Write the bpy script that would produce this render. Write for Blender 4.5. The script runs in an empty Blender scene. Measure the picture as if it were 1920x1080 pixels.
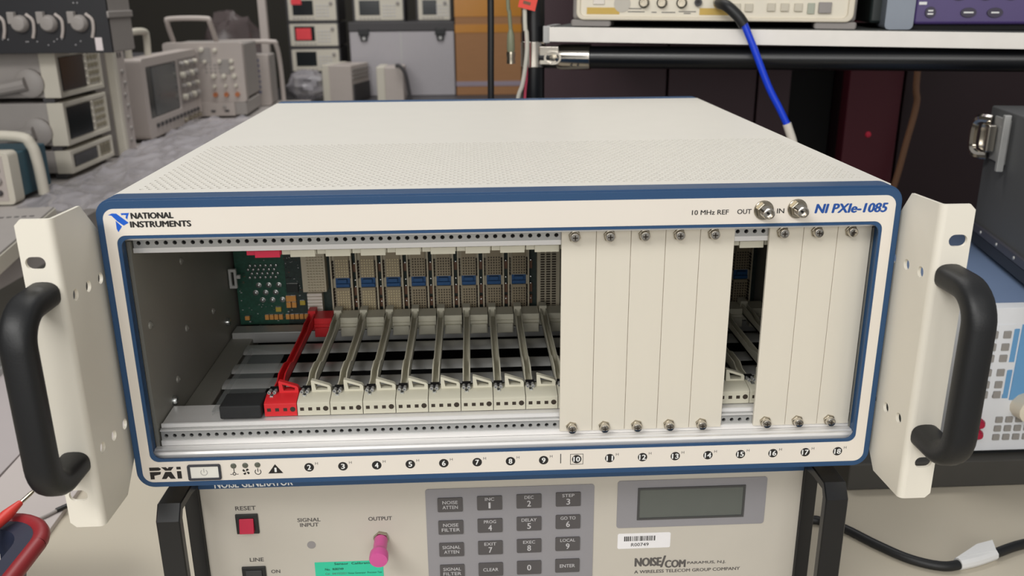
import bpy, bmesh, math, random
from mathutils import Vector, Matrix, noise
from mathutils.geometry import delaunay_2d_cdt
random.seed(7)
SC = bpy.context.scene
COL = SC.collection
PI = math.pi
MM = 0.001

# ------------------------------------------------------------------ camera
cam_data = bpy.data.cameras.new('camera')
cam = bpy.data.objects.new('camera', cam_data); COL.objects.link(cam)
cam_data.sensor_width = 36.0
cam_data.lens = 1656.3 / 1920 * 36
cam_data.clip_start = 0.02; cam_data.clip_end = 60
RIGHT = (0.99883962, -0.04757785, -0.00746753)
FWD = (0.04283421, 0.94851051, -0.313836)
UP = (0.02201467, 0.31315196, 0.94944784)
cam.matrix_world = Matrix(((RIGHT[0], UP[0], -FWD[0], 0.202342), (RIGHT[1], UP[1], -FWD[1], -0.478078),
                           (RIGHT[2], UP[2], -FWD[2], 0.280567), (0, 0, 0, 1)))
cam_data.dof.use_dof = True
cam_data.dof.focus_distance = 0.56
cam_data.dof.aperture_fstop = 13.0
SC.camera = cam
# ------------------------------------------------------------------ world, lamps, exposure
SC.view_settings.view_transform = 'Standard'
SC.view_settings.look = 'None'
SC.view_settings.gamma = 1.0
SC.view_settings.exposure = 0.0
w = bpy.data.worlds.new('world'); SC.world = w; w.use_nodes = True
w.node_tree.nodes['Background'].inputs[0].default_value = (1.0, 0.99, 0.972, 1)
w.node_tree.nodes['Background'].inputs[1].default_value = 0.29
def area(name, loc, target, sx, sy, power, col=(1, .985, .955)):
    l = bpy.data.lights.new(name, 'AREA'); l.shape = 'RECTANGLE'; l.size = sx; l.size_y = sy; l.energy = power; l.color = col
    o = bpy.data.objects.new(name, l); COL.objects.link(o); o.location = loc
    o.rotation_euler = (Vector(target) - Vector(loc)).to_track_quat('-Z', 'Y').to_euler()
    return o
area('ceiling_lamp', (-0.75, -1.3, 1.45), (0.2, 0.1, 0.05), 1.3, 0.4, 24)
area('ceiling_lamp', (0.75, -1.1, 1.45), (0.2, 0.2, 0), 1.2, 0.35, 2)
area('front_fill_light', (0.1, -2.6, 0.85), (0.2, 0.1, 0.1), 2.2, 1.2, 29)  # unseen soft fill, added low in front to brighten the chassis interior
area('ceiling_lamp', (0.1, 1.0, 1.85), (0.1, 0.9, 0), 1.3, 0.35, 11)
area('ceiling_lamp', (-0.3, 2.1, 1.95), (-0.3, 2.4, 0), 1.3, 0.35, 20)

# ------------------------------------------------------------------ materials
def lin(c):
    r = []
    for v in c:
        v /= 255.0
        r.append(v / 12.92 if v <= 0.04045 else ((v + 0.055) / 1.055) ** 2.4)
    return (*r, 1)
MATS = {}
def mat(name, rgb, rough=0.5, metal=0.0, var=0.06, scale=40.0, bump=0.0, bscale=400.0, coat=0.0, stretch=None):
    if name in MATS: return MATS[name]
    m = bpy.data.materials.new(name); m.use_nodes = True; nt = m.node_tree; b = nt.nodes['Principled BSDF']
    b.inputs['Roughness'].default_value = rough; b.inputs['Metallic'].default_value = metal
    if coat: b.inputs['Coat Weight'].default_value = coat
    tc = nt.nodes.new('ShaderNodeTexCoord'); mp = nt.nodes.new('ShaderNodeMapping')
    nt.links.new(tc.outputs['Object'], mp.inputs[0])
    if stretch: mp.inputs['Scale'].default_value = stretch
    nz = nt.nodes.new('ShaderNodeTexNoise'); nz.inputs['Scale'].default_value = scale; nz.inputs['Detail'].default_value = 4
    nt.links.new(mp.outputs[0], nz.inputs['Vector'])
    mx = nt.nodes.new('ShaderNodeMix'); mx.data_type = 'RGBA'
    c = lin(rgb)
    mx.inputs['A'].default_value = (*[v * (1 - var) for v in c[:3]], 1)
    mx.inputs['B'].default_value = (*[min(1, v * (1 + var)) for v in c[:3]], 1)
    nt.links.new(nz.outputs['Fac'], mx.inputs['Factor']); nt.links.new(mx.outputs['Result'], b.inputs['Base Color'])
    if bump:
        n2 = nt.nodes.new('ShaderNodeTexNoise'); n2.inputs['Scale'].default_value = bscale
        nt.links.new(mp.outputs[0], n2.inputs['Vector'])
        bp = nt.nodes.new('ShaderNodeBump'); bp.inputs['Strength'].default_value = bump; bp.inputs['Distance'].default_value = 0.0005
        nt.links.new(n2.outputs['Fac'], bp.inputs['Height']); nt.links.new(bp.outputs[0], b.inputs['Normal'])
    MATS[name] = m
    return m
def emit_mat(name, rgb, s):
    m = mat(name, rgb, .4); b = m.node_tree.nodes['Principled BSDF']
    b.inputs['Emission Color'].default_value = lin(rgb); b.inputs['Emission Strength'].default_value = s
    return m
CREAM = mat('cream painted steel', (230, 226, 217), .42, var=.02, bump=.12, bscale=900)
LABELW = mat('white label film', (233, 225, 214), .45, var=.015)
BLUE = mat('blue bezel plastic', (40, 76, 116), .38, var=.05, bump=.1, bscale=1200)
EARC = mat('ear cream paint', (238, 232, 218), .45, var=.02)
PANELC = mat('filler panel paint', (222, 215, 200), .5, var=.02, stretch=(1, 1, .1), scale=120)
GREYW = mat('galvanised sheet', (148, 146, 138), .5, .1, var=.12, scale=18, stretch=(1, 1, .3))
ALU = mat('extruded aluminium', (236, 234, 232), .34, .25, var=.06, scale=60, stretch=(.05, 1, 1))
ALUD = mat('dull aluminium', (178, 178, 176), .4, .35, var=.1, scale=60, stretch=(.1, 1, 1))
CHROME = mat('chrome', (214, 208, 198), .16, 1.0, var=.03)
NICKEL = mat('nickel', (176, 168, 152), .25, 1.0, var=.06)
BLACKR = mat('black rubber', (24, 25, 27), .48, var=.1, bump=.12, bscale=900)
BLACKP = mat('black plastic', (26, 27, 29), .4, var=.1)
BLACKM = mat('black powder coat', (20, 21, 24), .28, var=.1)
DARK = mat('black parts and shade', (10, 10, 11), .8)
INK = mat('black ink', (30, 27, 26), .55)
BLUEINK = mat('blue ink', (24, 78, 158), .5)
LOGOB = mat('logo blue', (8, 92, 204), .5)
WHITEINK = mat('white ink', (238, 238, 236), .5)
GREYINK = mat('grey ink', (92, 88, 86), .55)
LIGHTINK = mat('light grey ink', (196, 194, 196), .55)
PALEINK = mat('pale grey ink', (176, 174, 170), .55)
REDP = mat('red plastic', (214, 42, 48), .42, var=.05)
REDT = mat('magenta red plastic', (206, 36, 70), .45)
GUIDE = mat('guide plastic', (204, 200, 182), .45, var=.04)
PCB = mat('green circuit board', (38, 82, 66), .45, var=.5, scale=420)
PCBD = mat('dark circuit board', (44, 58, 54), .5, var=.6, scale=500)
TAN = mat('tan connector plastic', (166, 152, 126), .5, var=.05)
TAND = mat('tan connector shroud', (204, 194, 170), .5, var=.05)
PIN = mat('gold pin', (238, 224, 184), .4, .1)
HOLE = mat('dark contact hole', (52, 42, 32), .7)
KEYB = mat('blue key plastic', (42, 88, 140), .4)
ORANGE = mat('tantalum orange', (224, 158, 82), .5, var=.08)
YELL = mat('yellow part', (196, 172, 70), .5)
SOLDER = mat('solder', (196, 198, 196), .25, .9)
BROWN = mat('brown chip', (118, 82, 62), .5, var=.1)

# ------------------------------------------------------------------ mesh builder (millimetres)
_tc = {}
def glyphs(s, bold=0.0, shear=0.0, space=1.0):
    k = (s, bold, shear, space)
    if k in _tc: return _tc[k]
    cu = bpy.data.curves.new('t', 'FONT'); cu.body = s; cu.offset = bold; cu.shear = shear; cu.resolution_u = 3; cu.space_character = space
    cu.align_x = 'LEFT'; cu.space_line = .92
    o = bpy.data.objects.new('t', cu); COL.objects.link(o)
    dg = bpy.context.evaluated_depsgraph_get(); me = o.evaluated_get(dg).to_mesh()
    vs = [(v.co.x, v.co.y) for v in me.vertices]; fs = [tuple(p.vertices) for p in me.polygons]
    o.evaluated_get(dg).to_mesh_clear(); bpy.data.objects.remove(o); bpy.data.curves.remove(cu)
    x0 = min(v[0] for v in vs); x1 = max(v[0] for v in vs); y0 = min(v[1] for v in vs); y1 = max(v[1] for v in vs)
    vs = [((a - x0) / (x1 - x0), (b - y0) / (y1 - y0)) for a, b in vs]
    _tc[k] = (vs, fs)
    return _tc[k]
def catmull(pts, n=6):
    P = [Vector(p) for p in pts]; P = [2 * P[0] - P[1]] + P + [2 * P[-1] - P[-2]]; out = []
    for i in range(1, len(P) - 2):
        for j in range(n):
            t = j / n; a, b, c, d = P[i - 1:i + 3]
            out.append(.5 * ((2 * b) + (c - a) * t + (2 * a - 5 * b + 4 * c - d) * t * t + (3 * b - a - 3 * c + d) * t ** 3))
    out.append(P[-2]); return out
def rrect(x0, x1, z0, z1, r, n=6):
    o = []
    for cx, cz, a in ((x1 - r, z1 - r, 0), (x0 + r, z1 - r, 90), (x0 + r, z0 + r, 180), (x1 - r, z0 + r, 270)):
        for i in range(n + 1):
            t = math.radians(a + 90 * i / n); o.append((cx + r * math.cos(t), cz + r * math.sin(t)))
    return o
def circ(cx, cz, r, n=16, rz=None, a0=0):
    return [(cx + r * math.cos(2 * PI * i / n + a0), cz + (rz or r) * math.sin(2 * PI * i / n + a0)) for i in range(n)]
def slot(cx, cz, w, h, n=8):
    r = h / 2; o = []
    for i in range(n + 1): t = -PI / 2 + PI * i / n; o.append((cx + w / 2 - r + r * math.cos(t), cz + r * math.sin(t)))
    for i in range(n + 1): t = PI / 2 + PI * i / n; o.append((cx - w / 2 + r + r * math.cos(t), cz + r * math.sin(t)))
    return o
def inside(p, loops):
    c = False
    for l in loops:
        j = len(l) - 1
        for i in range(len(l)):
            a, b_ = l[i], l[j]
            if (a[1] > p[1]) != (b_[1] > p[1]) and p[0] < (b_[0] - a[0]) * (p[1] - a[1]) / (b_[1] - a[1]) + a[0]: c = not c
            j = i
    return c
def triangulate(loops):   # indices into the concatenated loops, counter-clockwise
    flat = [p for l in loops for p in l]; ed = []; o = 0
    for l in loops:
        ed += [(o + i, o + (i + 1) % len(l)) for i in range(len(l))]; o += len(l)
    r = delaunay_2d_cdt([Vector(p) for p in flat], ed, [], 0, 1e-7); back = [x[0] if x else 0 for x in r[3]]
    out = []
    for f in r[2]:
        f = [back[i] for i in f]; a, b_, c = [flat[i] for i in f]
        if not inside(((a[0] + b_[0] + c[0]) / 3, (a[1] + b_[1] + c[1]) / 3), loops): continue
        if (b_[0] - a[0]) * (c[1] - a[1]) - (b_[1] - a[1]) * (c[0] - a[0]) < 0: f = f[::-1]
        out.append(tuple(f))
    return out
class MB:
    def __init__(s): s.v = []; s.f = []; s.mi = []; s.m = []; s.xf = None
    def mid(s, m):
        if m not in s.m: s.m.append(m)
        return s.m.index(m)
    def add(s, vs, fs, m):
        b = len(s.v); k = s.mid(m)
        for v in vs:
            v = Vector(v)
            if s.xf is not None: v = s.xf @ v
            s.v.append(v)
        for f in fs: s.f.append([b + i for i in f]); s.mi.append(k)
        return s
    def box(s, x0, x1, y0, y1, z0, z1, m):
        return s.add([(x0, y0, z0), (x1, y0, z0), (x1, y1, z0), (x0, y1, z0), (x0, y0, z1), (x1, y0, z1), (x1, y1, z1), (x0, y1, z1)],
                     [(3, 2, 1, 0), (4, 5, 6, 7), (0, 1, 5, 4), (1, 2, 6, 5), (2, 3, 7, 6), (3, 0, 4, 7)], m)
    def prism(s, poly, ax, a0, a1, m, holes=(), capm=None):
        # poly 2-D: ax 'y' -> (x,z), 'x' -> (y,z), 'z' -> (x,y)
        def P(p, a): return {'y': (p[0], a, p[1]), 'x': (a, p[0], p[1]), 'z': (p[0], p[1], a)}[ax]
        loops = [list(poly)] + [list(h) for h in holes]; flat = [p for l in loops for p in l]; n = len(flat)
        tr = triangulate(loops)
        vs = [P(p, a0) for p in flat] + [P(p, a1) for p in flat]
        s.add(vs, [tuple(t) for t in tr] + [tuple(n + i for i in reversed(t)) for t in tr], capm or m)
        fs = []; o = 0
        for l in loops:
            L = len(l)
            for i in range(L): fs.append((o + i, o + (i + 1) % L, n + o + (i + 1) % L, n + o + i))
            o += L
        return s.add(vs, fs, m)
    def flat(s, poly, y, m, holes=()):   # printed shape on a plane facing -y
        loops = [list(poly)] + [list(h) for h in holes]; flat = [p for l in loops for p in l]
        fs = triangulate(loops)
        return s.add([(p[0], y, p[1]) for p in flat], fs, m)
    def text(s, t, x0, x1, z0, z1, y, m, bold=0.0, shear=0.0, tilt=0.0):
        vs, fs = glyphs(t, 0.0, shear)
        h = (z1 - z0) / (2 if '\n' in t else 1); b_ = bold * h * 1.3; x0 += b_; x1 -= b_; z0 += b_ * .5; z1 -= b_ * .5
        for k, (dx, dz) in enumerate(((-b_, 0), (b_, 0), (0, b_ * .5), (0, -b_ * .5), (-b_ * .5, 0), (b_ * .5, 0)) if bold else ((0, 0),)):
            yy = y - .012 * k
            s.add([(dx + x0 + a * (x1 - x0), yy, dz + z0 + c * (z1 - z0) + tilt * a * (x1 - x0)) for a, c in vs], fs, m)
        return s
    def tube(s, pts, r, m, n=10, smooth=5, cap=True, sy=1.0):
        P = catmull(pts, smooth) if smooth else [Vector(p) for p in pts]
        vs = []; fs = []; N = len(P); up = None
        for i, p in enumerate(P):
            d = (P[min(i + 1, N - 1)] - P[max(i - 1, 0)]).normalized()
            if up is None:
                up = d.orthogonal().normalized()
                if abs(d.x) < .5: up = (Vector((1, 0, 0)) - d * d.x).normalized()
            up = (up - d * up.dot(d)).normalized(); sd = d.cross(up)
            rr = r(i / (N - 1)) if callable(r) else r
            for k in range(n):
                t = 2 * PI * k / n
                vs.append(p + up * math.cos(t) * rr + sd * math.sin(t) * rr * sy)
        for i in range(N - 1):
            for k in range(n): fs.append((i * n + k, i * n + (k + 1) % n, (i + 1) * n + (k + 1) % n, (i + 1) * n + k))
        if cap: fs.append(tuple(range(n))[::-1]); fs.append(tuple((N - 1) * n + k for k in range(n)))
        return s.add(vs, fs, m)
    def sweep(s, pts, prof, m, side=(1, 0, 0)):   # closed profile (a along side, b across), path free
        P = [Vector(p) for p in pts]; N = len(P); n = len(prof); vs = []; fs = []; sd = Vector(side)
        for i, p in enumerate(P):
            d = (P[min(i + 1, N - 1)] - P[max(i - 1, 0)]).normalized(); c = d.cross(sd).normalized()
            for a, b in prof: vs.append(p + sd * a + c * b)
        for i in range(N - 1):
            for k in range(n): fs.append((i * n + k, i * n + (k + 1) % n, (i + 1) * n + (k + 1) % n, (i + 1) * n + k))
        fs.append(tuple(range(n))[::-1]); fs.append(tuple((N - 1) * n + k for k in range(n)))
        return s.add(vs, fs, m)
    def lathe(s, prof, o, ax, m, n=20):   # prof: (r, t) along axis from o
        ax = Vector(ax).normalized(); u = ax.orthogonal().normalized(); v = ax.cross(u); o = Vector(o); vs = []; fs = []
        for r, t in prof:
            for k in range(n):
                a = 2 * PI * k / n; vs.append(o + ax * t + u * math.cos(a) * max(r, 1e-4) + v * math.sin(a) * max(r, 1e-4))
        for i in range(len(prof) - 1):
            for k in range(n): fs.append((i * n + k, i * n + (k + 1) % n, (i + 1) * n + (k + 1) % n, (i + 1) * n + k))
        fs.append(tuple(range(n))[::-1]); fs.append(tuple((len(prof) - 1) * n + k for k in range(n)))
        return s.add(vs, fs, m)
    def build(s, name, parent=None, bevel=0.0, seg=2, ang=35, recalc=True, label=None, stuff=False):
        me = bpy.data.meshes.new(name)
        me.from_pydata([v * MM for v in s.v], [], s.f)
        for m in s.m: me.materials.append(m)
        me.polygons.foreach_set('material_index', s.mi)
        bm = bmesh.new(); bm.from_mesh(me); bmesh.ops.remove_doubles(bm, verts=bm.verts, dist=1e-7)
        if recalc: bmesh.ops.recalc_face_normals(bm, faces=bm.faces)
        bm.to_mesh(me); bm.free()
        me.shade_smooth(); me.set_sharp_from_angle(angle=math.radians(ang))
        o = bpy.data.objects.new(name, me); COL.objects.link(o)
        if parent: o.parent = parent
        if bevel:
            b = o.modifiers.new('bevel', 'BEVEL'); b.width = bevel * MM; b.segments = seg; b.limit_method = 'ANGLE'; b.angle_limit = math.radians(40); b.harden_normals = True
        if label: o['label'] = label
        if stuff: o['kind'] = 'stuff'
        return o
def tag(o, label, cat, group=None):
    o['label'] = label; o['category'] = cat
    if group: o['group'] = group
    return o
def thing(name, label, cat, loc=(0, 0, 0), rz=0.0, group=None):
    o = bpy.data.objects.new(name, None); COL.objects.link(o); o.empty_display_size = .02
    o.location = [c * MM for c in loc]; o.rotation_euler = (0, 0, math.radians(rz))
    return tag(o, label, cat, group)
def struct(o): o['kind'] = 'structure'; return o
def copy_part(o, parent, dx=0, dy=0, dz=0):
    c = o.copy(); COL.objects.link(c); c.parent = parent
    c.location = o.location + Vector((dx, dy, dz)) * MM
    for ch in list(o.children):
        d = ch.copy(); COL.objects.link(d); d.parent = c
    return c

# ================================================================== THE ROOM
b = MB().box(-4000, 4000, -2500, 4400, -920, -900, mat('grey floor tile', (120, 116, 108), .4, var=.1, scale=3))
struct(b.build('floor'))
WALLB = mat('dark olive wall', (52, 49, 43), .8, var=.12, scale=3)
struct(MB().box(-4000, 4000, 4300, 4400, -900, 1900, WALLB).build('wall_back'))
struct(MB().box(-2600, -2500, -2500, 4300, -900, 1900, mat('dim left wall', (86, 82, 76), .8)).build('wall_left'))

# ================================================================== WORKBENCH (beige top that carries the two instruments)
BEIGE = mat('beige laminate', (203, 194, 176), .38, var=.05, scale=5, bump=.03, bscale=60)
wb = thing('workbench', 'beige laminate workbench under the stacked rack instruments', 'bench', (300, 100, -900))
o = MB().box(-1050, 850, -420, 526, 715, 740, BEIGE).build('bench_top', wb, bevel=2)
for x in (-950, 780):
    for y in (-380, 460): MB().box(x - 25, x + 25, y - 25, y + 25, 0, 715, ALUD).build('leg', wb, bevel=2)

# ================================================================== THE CARD CHASSIS
ch = thing('card_chassis', 'cream and blue rack-mount card chassis, open slots, on top of the noise generator', 'instrument')
W0, W1, DEP = 2, 443, 464
# top cover: plain sheet plus a field of real staggered holes
tm = MB(); ZT = 176.5
px, py = 5.0, 4.33; fx0, fx1 = 10.0, 436.0; rows = 36; fy0 = 30.0; fy1 = fy0 + rows * py
tm.box(W0, W1, 12, fy0, ZT - 1, ZT, CREAM); tm.box(W0, W1, fy1, DEP, ZT - 1, ZT, CREAM)
for r in range(rows):
    y0 = fy0 + r * py; off = (r % 2) * px / 2; xs = fx0 + off; n = int((fx1 - xs) / px)
    tm.box(W0, xs, y0, y0 + py, ZT - 1, ZT, CREAM); tm.box(xs + n * px, W1, y0, y0 + py, ZT - 1, ZT, CREAM)
    for c in range(n):
        x0 = xs + c * px; cx, cy = x0 + px / 2, y0 + py / 2; R = 1.5
        outer = [(x0 + px, cy), (x0 + px, y0 + py), (cx, y0 + py), (x0, y0 + py), (x0, cy), (x0, y0), (cx, y0), (x0 + px, y0)]
        inn = [(cx + R * math.cos(PI * k / 4), cy + R * math.sin(PI * k / 4)) for k in range(8)]
        vs = [(p[0], p[1], ZT) for p in outer] + [(p[0], p[1], ZT) for p in inn] + [(p[0], p[1], ZT - 1) for p in inn]
        fs = []
        for k in range(8):
            k2 = (k + 1) % 8; fs.append((k, k2, 8 + k2, 8 + k)); fs.append((8 + k, 8 + k2, 16 + k2, 16 + k))
        tm.add(vs, fs, CREAM)
tm.box(W0, W0 + 1, 12, DEP, 150, ZT - 1, CREAM); tm.box(W1 - 1, W1, 12, DEP, 150, ZT - 1, CREAM)
tm.build('top_cover', ch, recalc=False, ang=20)
MB().box(5, 440, 32, 215, 160, 161, GREYW).build('inner_shield', ch)
MB().box(W0 + 4, W0 + 6, 15, DEP, 0, 150, GREYW).build('side_wall', ch, label='grey left inner side wall')
MB().box(W1 - 6, W1 - 4, 15, DEP, 0, 150, GREYW).build('side_wall', ch, label='grey right inner side wall')
MB().box(W0, W0 + 3, 12, DEP, 0, 150, CREAM).build('outer_side', ch, bevel=.5)
MB().box(W1 - 3, W1, 12, DEP, 0, 150, CREAM).build('outer_side', ch, bevel=.5)
MB().box(W0, W1, 12, DEP, -1, 1, CREAM).build('bottom_plate', ch)
MB().box(W0 + 6, W1 - 6, 15, 240, 1.1, 3, mat('fan bay black', (16, 17, 18), .7)).build('fan_bay', ch)
MB().prism(rrect(-1, 446, -2, 177.6, 8), 'y', DEP, DEP + 8, BLUE, ).build('rear_bezel', ch, bevel=1)
# bezel
bz = MB()
bz.prism(rrect(-2.6, 445.6, .2, 178, 10, 8), 'y', 1.2, 14, BLUE, holes=[rrect(6, 437.6, 16, 158, 5)])
bz.prism(rrect(-1.6, 444.6, 1.0, 177, 9, 8), 'y', 0, 1.2, BLUE, holes=[rrect(9.2, 433.6, 19.6, 155.6, 5)])
bz.build('bezel', ch, bevel=.5, label='blue bezel frame')
lb = MB().prism(rrect(1.6, 441.4, 4.4, 172.6, 6, 8), 'y', -.35, 0.0, LABELW, holes=[rrect(7.2, 435.2, 17.8, 157.6, 5, 8)]).build('front_label', ch, label='white printed front label')
YL = -.42
t = MB()
t.text('NATIONAL', 16.6, 39.6, 166.8, 170.4, YL, INK, .06); t.text('INSTRUMENTS', 15.6, 48.6, 162.0, 165.6, YL, INK, .06)
t.build('maker_name', lb, recalc=False); t = MB()
t.text('10 MHz REF', 325.1, 346, 163.2, 166.0, YL, INK, .022); t.build('socket_lettering', lb, recalc=False); t = MB(); t.text('OUT', 350.8, 358.9, 163.3, 166.1, YL, INK, .022); t.build('socket_lettering', lb, recalc=False); t = MB(); t.text('IN', 373.4, 377.6, 163.3, 166.1, YL, INK, .022)
t.build('socket_lettering', lb, recalc=False); t = MB()
t.text('NI PXIe-1085', 394.9, 437.0, 162.8, 168.4, YL, BLUEINK, .05, .18)
t.build('model_name', lb, recalc=False, label='blue printed model name'); t = MB()
# bird mark: two feathers, head and beak as printed shapes
def q(u, v): return (4.6 + u * .0305, 170.3 - v * .0305)
t.flat([q(*p) for p in ((0, 35), (75, 5), (150, 10), (345, 180), (250, 232), (150, 150), (60, 45))], YL, LOGOB)
t.flat([q(*p) for p in ((120, 140), (135, 155), (215, 245), (205, 265), (140, 350), (118, 290))], YL, LOGOB)
t.flat([q(*p) for p in ((225, 5), (375, 0), (345, 65), (330, 120), (300, 90), (318, 40), (262, 35), (240, 45))], YL, LOGOB)
t.build('bird_logo', lb, recalc=False, label='bright blue bird mark'); t = MB()
# strip at the bottom
def pxi(u0, u1, v0, v1): return (5.8 + u0 * .0452, 15.6 - v0 * .0452 * 1.06, 5.8 + u1 * .0452, 15.6 - v1 * .0452 * 1.06)
def poly(ps): t.flat([(5.8 + a * 18.6, 6.4 + b_ * 8.0) for a, b_ in ps], YL, INK)
poly([(0, .72), (.3, .72), (.36, .8), (.36, .9), (.3, 1), (0, 1)]); poly([(0, 0), (.13, 0), (.13, .3), (.33, .4), (.36, .62), (0, .62)])
poly([(.38, 1), (.53, 1), (.58, .86), (.62, 1), (.78, 1), (.68, .7), (.5, .7)]); poly([(.49, .6), (.68, .6), (.8, 0), (.64, 0), (.57, .22), (.5, 0), (.35, 0)])
poly([(.86, .78), (1, .78), (1, 1), (.86, 1)]); poly([(.86, 0), (1, 0), (1, .64), (.86, .64)])
t.build('standard_logo', lb, recalc=False, label='black block-letter logo'); t = MB()
# indicator symbols
t.flat([(55.4, 12.1), (55.4, 9.5), (55.9, 9.5), (55.9, 12.1)], YL, INK)
t.flat(circ(55.65, 8.5, 1.1), YL, INK, holes=[circ(55.65, 8.5, .6)])
t.flat([(53.2, 8.0), (54.4, 8.0), (54.4, 8.4), (53.2, 8.4)], YL, INK); t.flat([(56.9, 8.0), (58.1, 8.0), (58.1, 8.4), (56.9, 8.4)], YL, INK)
t.build('indicator_symbol', lb, recalc=False); t = MB()
for k in range(4):
    a = PI / 4 + k * PI / 2
    t.flat([(62.7 + math.cos(a) * .3, 9.7 + math.sin(a) * .3), (62.7 + math.cos(a - .2) * 2.3, 9.7 + math.sin(a - .2) * 2.3),
            (62.7 + math.cos(a + .35) * 2.4, 9.7 + math.sin(a + .35) * 2.4), (62.7 + math.cos(a + .75) * 1.6, 9.7 + math.sin(a + .75) * 1.6)], YL, INK)
def power(cx, cz, r, m, y):
    o_ = [(cx + r * math.cos(math.radians(a)), cz + r * math.sin(math.radians(a))) for a in range(130, 411, 20)]
    i_ = [(cx + r * .76 * math.cos(math.radians(a)), cz + r * .76 * math.sin(math.radians(a))) for a in range(410, 129, -20)]
    t.flat(o_ + i_, y, m); t.flat([(cx - r * .12, cz), (cx + r * .12, cz), (cx + r * .12, cz + r * 1.2), (cx - r * .12, cz + r * 1.2)], y, m)
t.build('indicator_symbol', lb, recalc=False); t = MB()
power(69.8, 9.4, 2.0, INK, YL)
t.build('indicator_symbol', lb, recalc=False); t = MB()
t.flat([(75.8, 8.0), (84.8, 8.0), (80.3, 14.2)], YL, INK)
t.text('1', 79.7, 81.0, 8.9, 11.9, YL - .06, WHITEINK, .06)
t.build('slot_number', lb, recalc=False, label='black triangle with a white 1')
for k in range(2, 19):
    t = MB()
    cx = 100.5 + (k - 2) * (424.9 - 100.5) / 16; cz = 11.4
    t.flat(circ(cx, cz, 2.9, 24), YL, INK)
    s_ = str(k); wd = 1.15 if k < 10 else 2.1
    t.text(s_, cx - wd, cx + wd, cz - 1.75, cz + 1.75, YL - .06, WHITEINK, .036)
    if k != 10: t.text('H', cx + 3.8, cx + 5.4, cz + 1.6, cz + 3.3, YL, GREYINK)
    else: t.flat([(cx - 4, cz - 3.6), (cx + 4, cz - 3.6), (cx + 4, cz + 3.6), (cx - 4, cz + 3.6)], YL, INK, holes=[[(cx - 3.7, cz - 3.3), (cx - 3.7, cz + 3.3), (cx + 3.7, cz + 3.3), (cx + 3.7, cz - 3.3)]])
    t.build('slot_number', lb, recalc=False)
t = MB(); t.flat([(252.6, 8.8), (253.1, 8.8), (253.1, 15.4), (252.6, 15.4)], YL, INK)
t.build('divider_mark', lb, recalc=False)
# power button, indicators, coax connectors
t = MB().prism(rrect(28.3, 48.0, 5.2, 15.6, 1.2), 'y', -1.6, 0, mat('dark button frame', (52, 54, 62), .4), holes=[rrect(30, 46.6, 6.7, 14.4, .3)])
pb = t.build('power_button', ch, bevel=.3, label='dark framed white power button')
t = MB().box(30, 46.6, -1.0, 0.0, 6.7, 14.4, mat('button white', (232, 230, 222), .35)); power(38, 10.4, 2.2, PALEINK, -1.05); t.build('button_cap', pb, recalc=False)
for x, z in ((55.6, 13.9), (62.6, 14.0), (69.9, 14.1)):
    MB().lathe([(1.75, 0), (1.75, .3), (1.3, .7), (0, .8)], (x, -.3, z), (0, -1, 0), mat('unlit green indicator', (92, 95, 84), .3)).build('status_light', ch)
def coax(x, z):
    m = MB(); m.lathe([(5.6, 0), (5.6, .9), (5.2, 1.2)], (x, -.35, z), (0, -1, 0), NICKEL, 24)
    m.lathe([(4.7, 0), (4.7, 2.2), (4.3, 2.6)], (x, -1.5, z), (0, -1, 0), NICKEL, 6)
    return m.build('coax_connector', ch, bevel=.2)
for x, z in ((365.7, 165.4), (384.8, 165.9)):
    c = coax(x, z)
    m = MB(); prof = [(3.1, 0)]
    for k in range(8): prof += [(3.3, .4 + k * .7), (3.05, .75 + k * .7)]
    prof += [(3.1, 6.6), (2.6, 6.8), (2.4, 6.8), (2.2, 4.5), (0, 4.5)]
    m.lathe(prof, (x, -4, z), (0, -1, 0), CHROME); m.lathe([(.7, 0), (.7, .6), (0, .6)], (x, -8.6, z), (0, -1, 0), DARK, 10)
    m.build('barrel', c)
# extruded rails
m = MB().box(6.2, 437.4, 5.5, 16.8, 153.3, 155.8, ALU)
hs = [circ(12 + k * 5.08, 148.5, 1.25, 8) for k in range(84)]
m.prism([(9, 144), (437, 144), (437, 155), (9, 155)], 'y', 17, 19, ALUD, holes=hs)
m.box(8.5, 437, 16.8, 30, 142.7, 145.6, ALU); m.box(9, 437, 19.6, 20, 144, 151.6, DARK)  # black strip behind the holes paints the shade inside them
m.build('upper_rail', ch, bevel=.3, label='upper perforated aluminium rail')
m = MB()
m.prism([(5.5, 15), (15.5, 15), (15.5, 20.2), (11, 20.6), (10, 19.8), (8.6, 19.8), (8, 20.6), (6.5, 20.6), (5.5, 19.4)], 'x', 6.2, 437.4, ALU)
m.box(9, 437, 18.52, 18.58, 22, 30, DARK)  # black backing strip, stands in for shade in the rail holes
hs = [circ(12 + k * 5.08, 26.3, 1.25, 8) for k in range(84)]
m.prism([(9, 15), (437, 15), (437, 31), (9, 31)], 'y', 17, 18.5, ALUD, holes=hs)
m.prism([(15.6, 30.5), (19, 30.5), (19.2, 33), (20, 33.4), (21, 32.6), (23.5, 32.6), (44, 33.4), (44, 31.5), (20, 31), (20, 20), (18.6, 20), (18.6, 30), (15.6, 30)][::-1], 'x', 9, 437, ALU)
m.box(9, 437, 15.6, 17, 20.3, 23.6, ALU)
m.build('lower_rail', ch, bevel=.25, label='lower perforated aluminium rail')
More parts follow.
